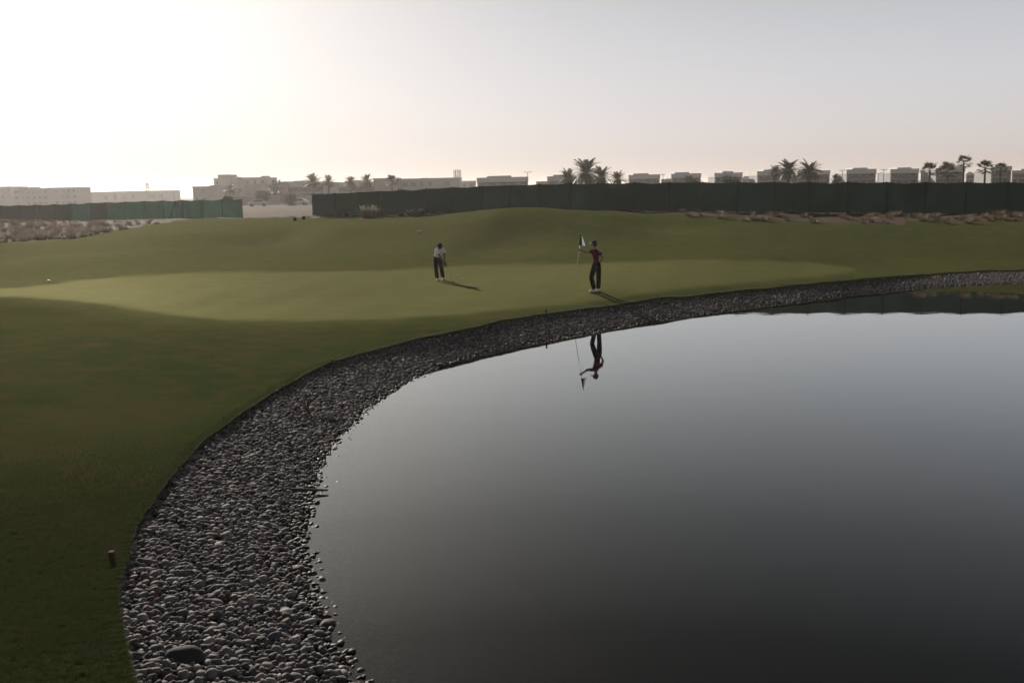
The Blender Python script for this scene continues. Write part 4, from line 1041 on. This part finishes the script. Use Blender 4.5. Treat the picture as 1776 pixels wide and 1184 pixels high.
def make_person(loc, label, P, skin, shirt_mat, trouser_mat, face_dir, face_up, tor_f, brim_mat, sleeve=.62, hair=True):
    root = empty('person', loc); tag(root, label, 'person')
    J, Ed = {}, []
    def add(n_, p, *r): J[n_] = (*Vector(p), *r)
    pel, chest, nb, hd = Vector(P['pelvis']), Vector(P['chest']), Vector(P['neck']), Vector(P['head'])
    sp_ = lerp(pel, chest, .5)
    add('pelvis', pel, .115, .085); add('spine', sp_, .10, .078); add('chest', chest, .12, .085); add('neck', nb, .055); 
    Fh = frame(face_dir, face_up); upv = Fh @ Vector((0, 0, 1)); fw = Fh @ Vector((1, 0, 0)); sdv = Fh @ Vector((0, 1, 0))
    add('jaw', hd-upv*.045+fw*.012, .062, .068); add('brow', hd+upv*.03, .078, .088); add('crown', hd+upv*.075-fw*.008, .062, .070)
    add('nose', hd-upv*.005+fw*.092, .013); add('ear_l', hd+sdv*.078, .012); add('ear_r', hd-sdv*.078, .012)
    Ed += [('pelvis', 'spine'), ('spine', 'chest'), ('chest', 'neck'), ('neck', 'jaw'), ('jaw', 'brow'), ('brow', 'crown'), ('brow', 'nose'), ('brow', 'ear_l'), ('brow', 'ear_r')]
    for s in 'lr':
        add('sh'+s, P['sh'+s], .058); add('el'+s, P['el'+s], .047); add('wr'+s, P['wr'+s], .032, .028)
        um = lerp(P['sh'+s], P['el'+s], .5); add('ua'+s, um, .050)
        Ed += [('chest', 'sh'+s), ('sh'+s, 'ua'+s), ('ua'+s, 'el'+s), ('el'+s, 'wr'+s)]
        add_hand(J, Ed, 'wr'+s, P['wr'+s], *P['hand'+s])
        add('hip'+s, P['hip'+s], .088); add('kn'+s, P['kn'+s], .058); add('an'+s, P['an'+s], .042)
        cf = lerp(P['kn'+s], P['an'+s], .35); add('cf'+s, cf, .056)
        ft = Vector(P['foot'+s]).normalized(); add('to'+s, Vector(P['an'+s])+ft*.15+Vector((0, 0, -.045)), .035, .028)
        Ed += [('pelvis', 'hip'+s), ('hip'+s, 'kn'+s), ('kn'+s, 'cf'+s), ('cf'+s, 'an'+s), ('an'+s, 'to'+s)]
    skin_obj('body', J, Ed, skin, root)
    # trousers
    T_ = {'pelvis': (*(pel+Vector((0, 0, .0))), .155, .118), 'waist': (*lerp(pel, sp_, .9), .146, .114)}; TE = [('pelvis', 'waist')]
    for s in 'lr':
        T_['hip'+s] = (*Vector(P['hip'+s]), .112); T_['th'+s] = (*lerp(P['hip'+s], P['kn'+s], .5), .100); T_['kn'+s] = (*Vector(P['kn'+s]), .086); T_['sh'+s] = (*lerp(P['kn'+s], P['an'+s], .5), .084); T_['an'+s] = (*(Vector(P['an'+s])+Vector((0, 0, -.01))), .082)
        TE += [('pelvis', 'hip'+s), ('hip'+s, 'th'+s), ('th'+s, 'kn'+s), ('kn'+s, 'sh'+s), ('sh'+s, 'an'+s)]
    skin_obj('trousers', T_, TE, trouser_mat, root)
    # shirt
    S_ = {'hem': (*lerp(pel, sp_, -.12), .158, .124), 'waist': (*lerp(pel, sp_, .45), .152, .118), 'spine': (*sp_, .152, .124), 'chest': (*chest, .182, .135), 'collar': (*lerp(chest, nb, .75), .078, .072)}
    SE = [('hem', 'waist'), ('waist', 'spine'), ('spine', 'chest'), ('chest', 'collar')]
    for s in 'lr':
        S_['sh'+s] = (*Vector(P['sh'+s]), .074); S_['ua'+s] = (*lerp(P['sh'+s], P['el'+s], .4), .068); S_['cu'+s] = (*lerp(P['sh'+s], P['el'+s], sleeve+.1), .064)
        SE += [('chest', 'sh'+s), ('sh'+s, 'ua'+s), ('ua'+s, 'cu'+s)]
    skin_obj('shirt', S_, SE, shirt_mat, root, 'chest')
    # belt
    # hair and cap
    if hair: blob('hair', hd+upv*.02-fw*.022, (.092, .086, .10), MAT_HAIR, root, Fh)
    cp = blob('cap', hd+upv*.055-fw*.004, (.108, .098, .085), MAT_CAP, root, Fh, cut=lambda c_: c_.z < -.15)
    bm_ = MB(); n_ = 10; vs = []
    for k in range(n_+1):
        a_ = -1.15+2.3*k/n_
        vs.append(hd+upv*.052+fw*(.098*math.cos(a_))+sdv*(.09*math.sin(a_))); vs.append(hd+upv*.035+fw*(.098*math.cos(a_)+.085*math.cos(a_*.75))+sdv*(.088*math.sin(a_)))
    top_ = [v+upv*.008 for v in vs]; allv = vs+top_; o0 = len(vs); fs = []
    for k in range(n_):
        fs += [(2*k, 2*k+1, 2*k+3, 2*k+2), (o0+2*k+2, o0+2*k+3, o0+2*k+1, o0+2*k), (2*k+1, o0+2*k+1, o0+2*k+3, 2*k+3)]
    bm_.add(allv, fs).build('brim', brim_mat, cp)
    for sgn in (-1, 1): blob('eye', hd+upv*.008+fw*.076+sdv*.03*sgn, (.011, .013, .010), MAT_BLACKPL, root, Fh, seg=10)
    for s in 'lr':
        ft = Vector(P['foot'+s]).normalized(); F_ = frame(ft, (0, 0, 1)); an = Vector(P['an'+s])
        bm = bmesh.new(); bmesh.ops.create_uvsphere(bm, u_segments=20, v_segments=12, radius=1)
        for v in bm.verts:
            c_ = v.co; x = c_.x; w_ = .046+.010*math.sin(max(-1, min(1, x))*1.5); hgt = .062 if x < -.1 else .062-.026*min(1, (x+.1))
            v.co = Vector((an.x, an.y, .035))+F_ @ Vector((.048+x*.135, c_.y*w_, max(-.8, c_.z)*hgt*.8+.008))
        m = bpy.data.meshes.new('shoe'); bm.to_mesh(m); bm.free(); m.materials.append(MAT_SHOE); m.polygons.foreach_set('use_smooth', [True]*len(m.polygons))
        so_ = bpy.data.objects.new('shoe', m); link(so_, root)
        so_.location.z = P.get('fz'+s, 0)
        sl_ = MB(); ring = [Vector((an.x, an.y, 0))+F_ @ Vector((.055+.148*math.cos(t_*math.pi/8), .052*math.sin(t_*math.pi/8), 0)) for t_ in range(16)]
        sl_.add([v+Vector((0, 0, -.008)) for v in ring]+[v+Vector((0, 0, .012)) for v in ring], [tuple(range(15, -1, -1)), tuple(range(16, 32))]+[(i, (i+1) % 16, (i+1) % 16+16, i+16) for i in range(16)]).build('sole', MAT_SOLE, so_)
    return root

# golfer in maroon, seen from behind at three-quarters, arm out to the flagstick
p1 = at(1033, 505.5, 34.5); g1 = h1(p1.x, p1.y); base1 = Vector((p1.x, p1.y, g1+.012))
print('golfer1', p1, g1)
P1 = dict(pelvis=(.04, 0, .94), chest=(.01, .0, 1.30), neck=(-.01, 0, 1.50), head=(-.035, .02, 1.63),
          shl=(-.115, -.13, 1.42), shr=(.115, .12, 1.42), ell=(-.31, -.28, 1.385), wrl=(-.50, -.40, 1.455),
          elr=(.25, .12, 1.15), wrr=(.16, .22, .97),
          handl=((-.75, -.25, .35), (0, .2, 1), (-.45, .9, -.1)), handr=((-.7, .5, -.4), (0, 0, 1), (-.4, -.8, -.1)),
          hipl=(-.03, -.06, .90), hipr=(.11, .05, .90), knl=(-.155, -.09, .50), knr=(.12, .08, .49), anl=(-.055, -.07, .085), anr=(.10, .07, .085),
          footl=(-1, -.1, 0), footr=(-.9, .35, 0))
make_person(base1, 'golfer in a maroon shirt, black trousers and cap holding the flagstick', P1, MAT_SKIN, MAT_RED, MAT_TROUSER, (-.95, .25, -.05), (0, 0, 1), (-.8, .6, 0), MAT_CAPW)
# golfer in white bent over the putter
p2 = at(763.5, 485, 39.5); g2 = h1(p2.x, p2.y); base2 = Vector((p2.x, p2.y, g2+.012))
print('golfer2', p2, g2)
P2 = dict(pelvis=(-.09, .03, .93), chest=(.0, -.17, 1.19), neck=(.04, -.30, 1.30), head=(.045, -.37, 1.365),
          shl=(.17, -.10, 1.25), shr=(-.12, -.24, 1.22), ell=(.22, -.27, .98), elr=(.06, -.36, .96), wrl=(.24, -.42, .72), wrr=(.21, -.45, .68),
          handl=((.12, -.12, -.9), (0, -1, 0), (-.9, -.3, 0)), handr=((.16, -.1, -.9), (-.2, -1, 0), (.9, .1, .2)),
          hipl=(-.01, .07, .89), hipr=(-.16, -.01, .89), knl=(.06, .02, .49), knr=(-.14, -.08, .49), anl=(.105, .10, .085), anr=(-.115, -.07, .085),
          footl=(.5, -.85, 0), footr=(.45, -.9, 0))
make_person(base2, 'golfer in a white shirt and dark trousers bent over a putter', P2, MAT_SKIN2, MAT_WHITE, MAT_NAVY, (.35, -.72, -.62), (.25, -.5, .8), (.5, -.85, 0), MAT_CAP)
# putter
hw = base2 + Vector((.235, -.45, .80)); tipxy = base2 + Vector((.50, -.58, 0)); tz = h1(tipxy.x, tipxy.y)
root = empty('putter', (tipxy.x, tipxy.y, tz)); tag(root, 'thin steel putter held by the golfer in white', 'golf club')
L0 = Vector((0, 0, .02)); L1 = hw - Vector((tipxy.x, tipxy.y, tz))
MB().tube([L0, lerp(L0, L1, .78)], .0075, 8).build('shaft', MAT_STEEL, root, True)
MB().tube([lerp(L0, L1, .72), L1], [.013, .016], 8).build('grip', MAT_GRIP, root, True)
MB().box(-.015, .10, -.02, .02, .002, .034).build('club_head', MAT_STEEL, root, bevel=.006)
pb = hit(801, 483.5, 20); o = blob('golf_ball', (0, 0, 0), (.0215, .0215, .0215), MAT_BALL, None); o.location = (pb.x, pb.y, pb.z+.0215); tag(o, 'white golf ball on the green right of the putting golfer', 'golf ball')
# flagstick
hand = base1 + Vector((-.578, -.42, 1.50)); bs = on_z(994, 510, h1(*on_z(994, 510, .55)[:2])); bs.z = h1(bs.x, bs.y)
dirp = (hand - bs).normalized(); top = bs + dirp*2.17
print('pin', bs, hand, pix(top), pix(bs))
root = empty('flagstick', bs); tag(root, 'thin pale leaning flagstick with a black and white flag', 'golf flag')
MB().tube([Vector((0, 0, -.06)), dirp*2.17], [.010, .008], 10).build('pole', MAT_PIN, root, True)
MB().tube([dirp*2.165, dirp*2.20], .016, 10).build('finial', MAT_BLACKCLOTH, root, True)
def drape(t0, t1, r0, r1, mat, name, z_top, fallk):
    # hanging cloth: columns from hoist to fly, each one lower and folded
    n1, n2 = 10, 12; vs, fs = [], []
    for a_ in range(n1+1):
        s = t0+(t1-t0)*a_/n1
        for b_ in range(n2+1):
            q = b_/n2; z = z_top - s*fallk - q*(.40 - .10*s)
            x = -.022 + s*(.075 + .14*q) + .014*math.sin(s*16)*q; y = -.03 + .022*math.sin(s*13+q*1.5)*(.3+q)
            ax = dirp*( (z)/dirp.z )
            vs.append((ax.x+x, ax.y+y, z))
    for a_ in range(n1):
        for b_ in range(n2):
            k = a_*(n2+1)+b_; fs.append((k, k+1, k+n2+2, k+n2+1))
    return MB().add(vs, fs).build(name, mat, root, True)
zt = dirp.z*2.16
drape(0, .44, 0, 0, MAT_BLACKCLOTH, 'black_band', zt, .10)
drape(.44, 1.0, 0, 0, MAT_FLAG, 'white_cloth', zt, .12)
hc = bpy.data.objects.new('hole_cup', MB().tube([(0, 0, -.1), (0, 0, .0035)], .054, 20).mesh('hole_cup', MAT_BLACKPL)); hc.location = (bs.x, bs.y, bs.z); link(hc); tag(hc, 'dark golf hole at the foot of the flagstick', 'golf hole')

# ------------------------------------------------------------------ haze
bx = MB().box(-2950, 2950, -2950, 2950, -1.6, 21.0).mesh('haze')
hzm = bpy.data.materials.new('haze'); hzm.use_nodes = True; hn = hzm.node_tree; hn.nodes.clear()
ho = hn.nodes.new('ShaderNodeOutputMaterial'); pv = hn.nodes.new('ShaderNodeVolumePrincipled')
pv.inputs['Color'].default_value = (.96, .93, .91, 1); pv.inputs['Density'].default_value = .00023; pv.inputs['Anisotropy'].default_value = .55
hn.links.new(pv.outputs[0], ho.inputs['Volume']); bx.materials.append(hzm)
o = link(bpy.data.objects.new('haze', bx)); o['kind'] = 'stuff'
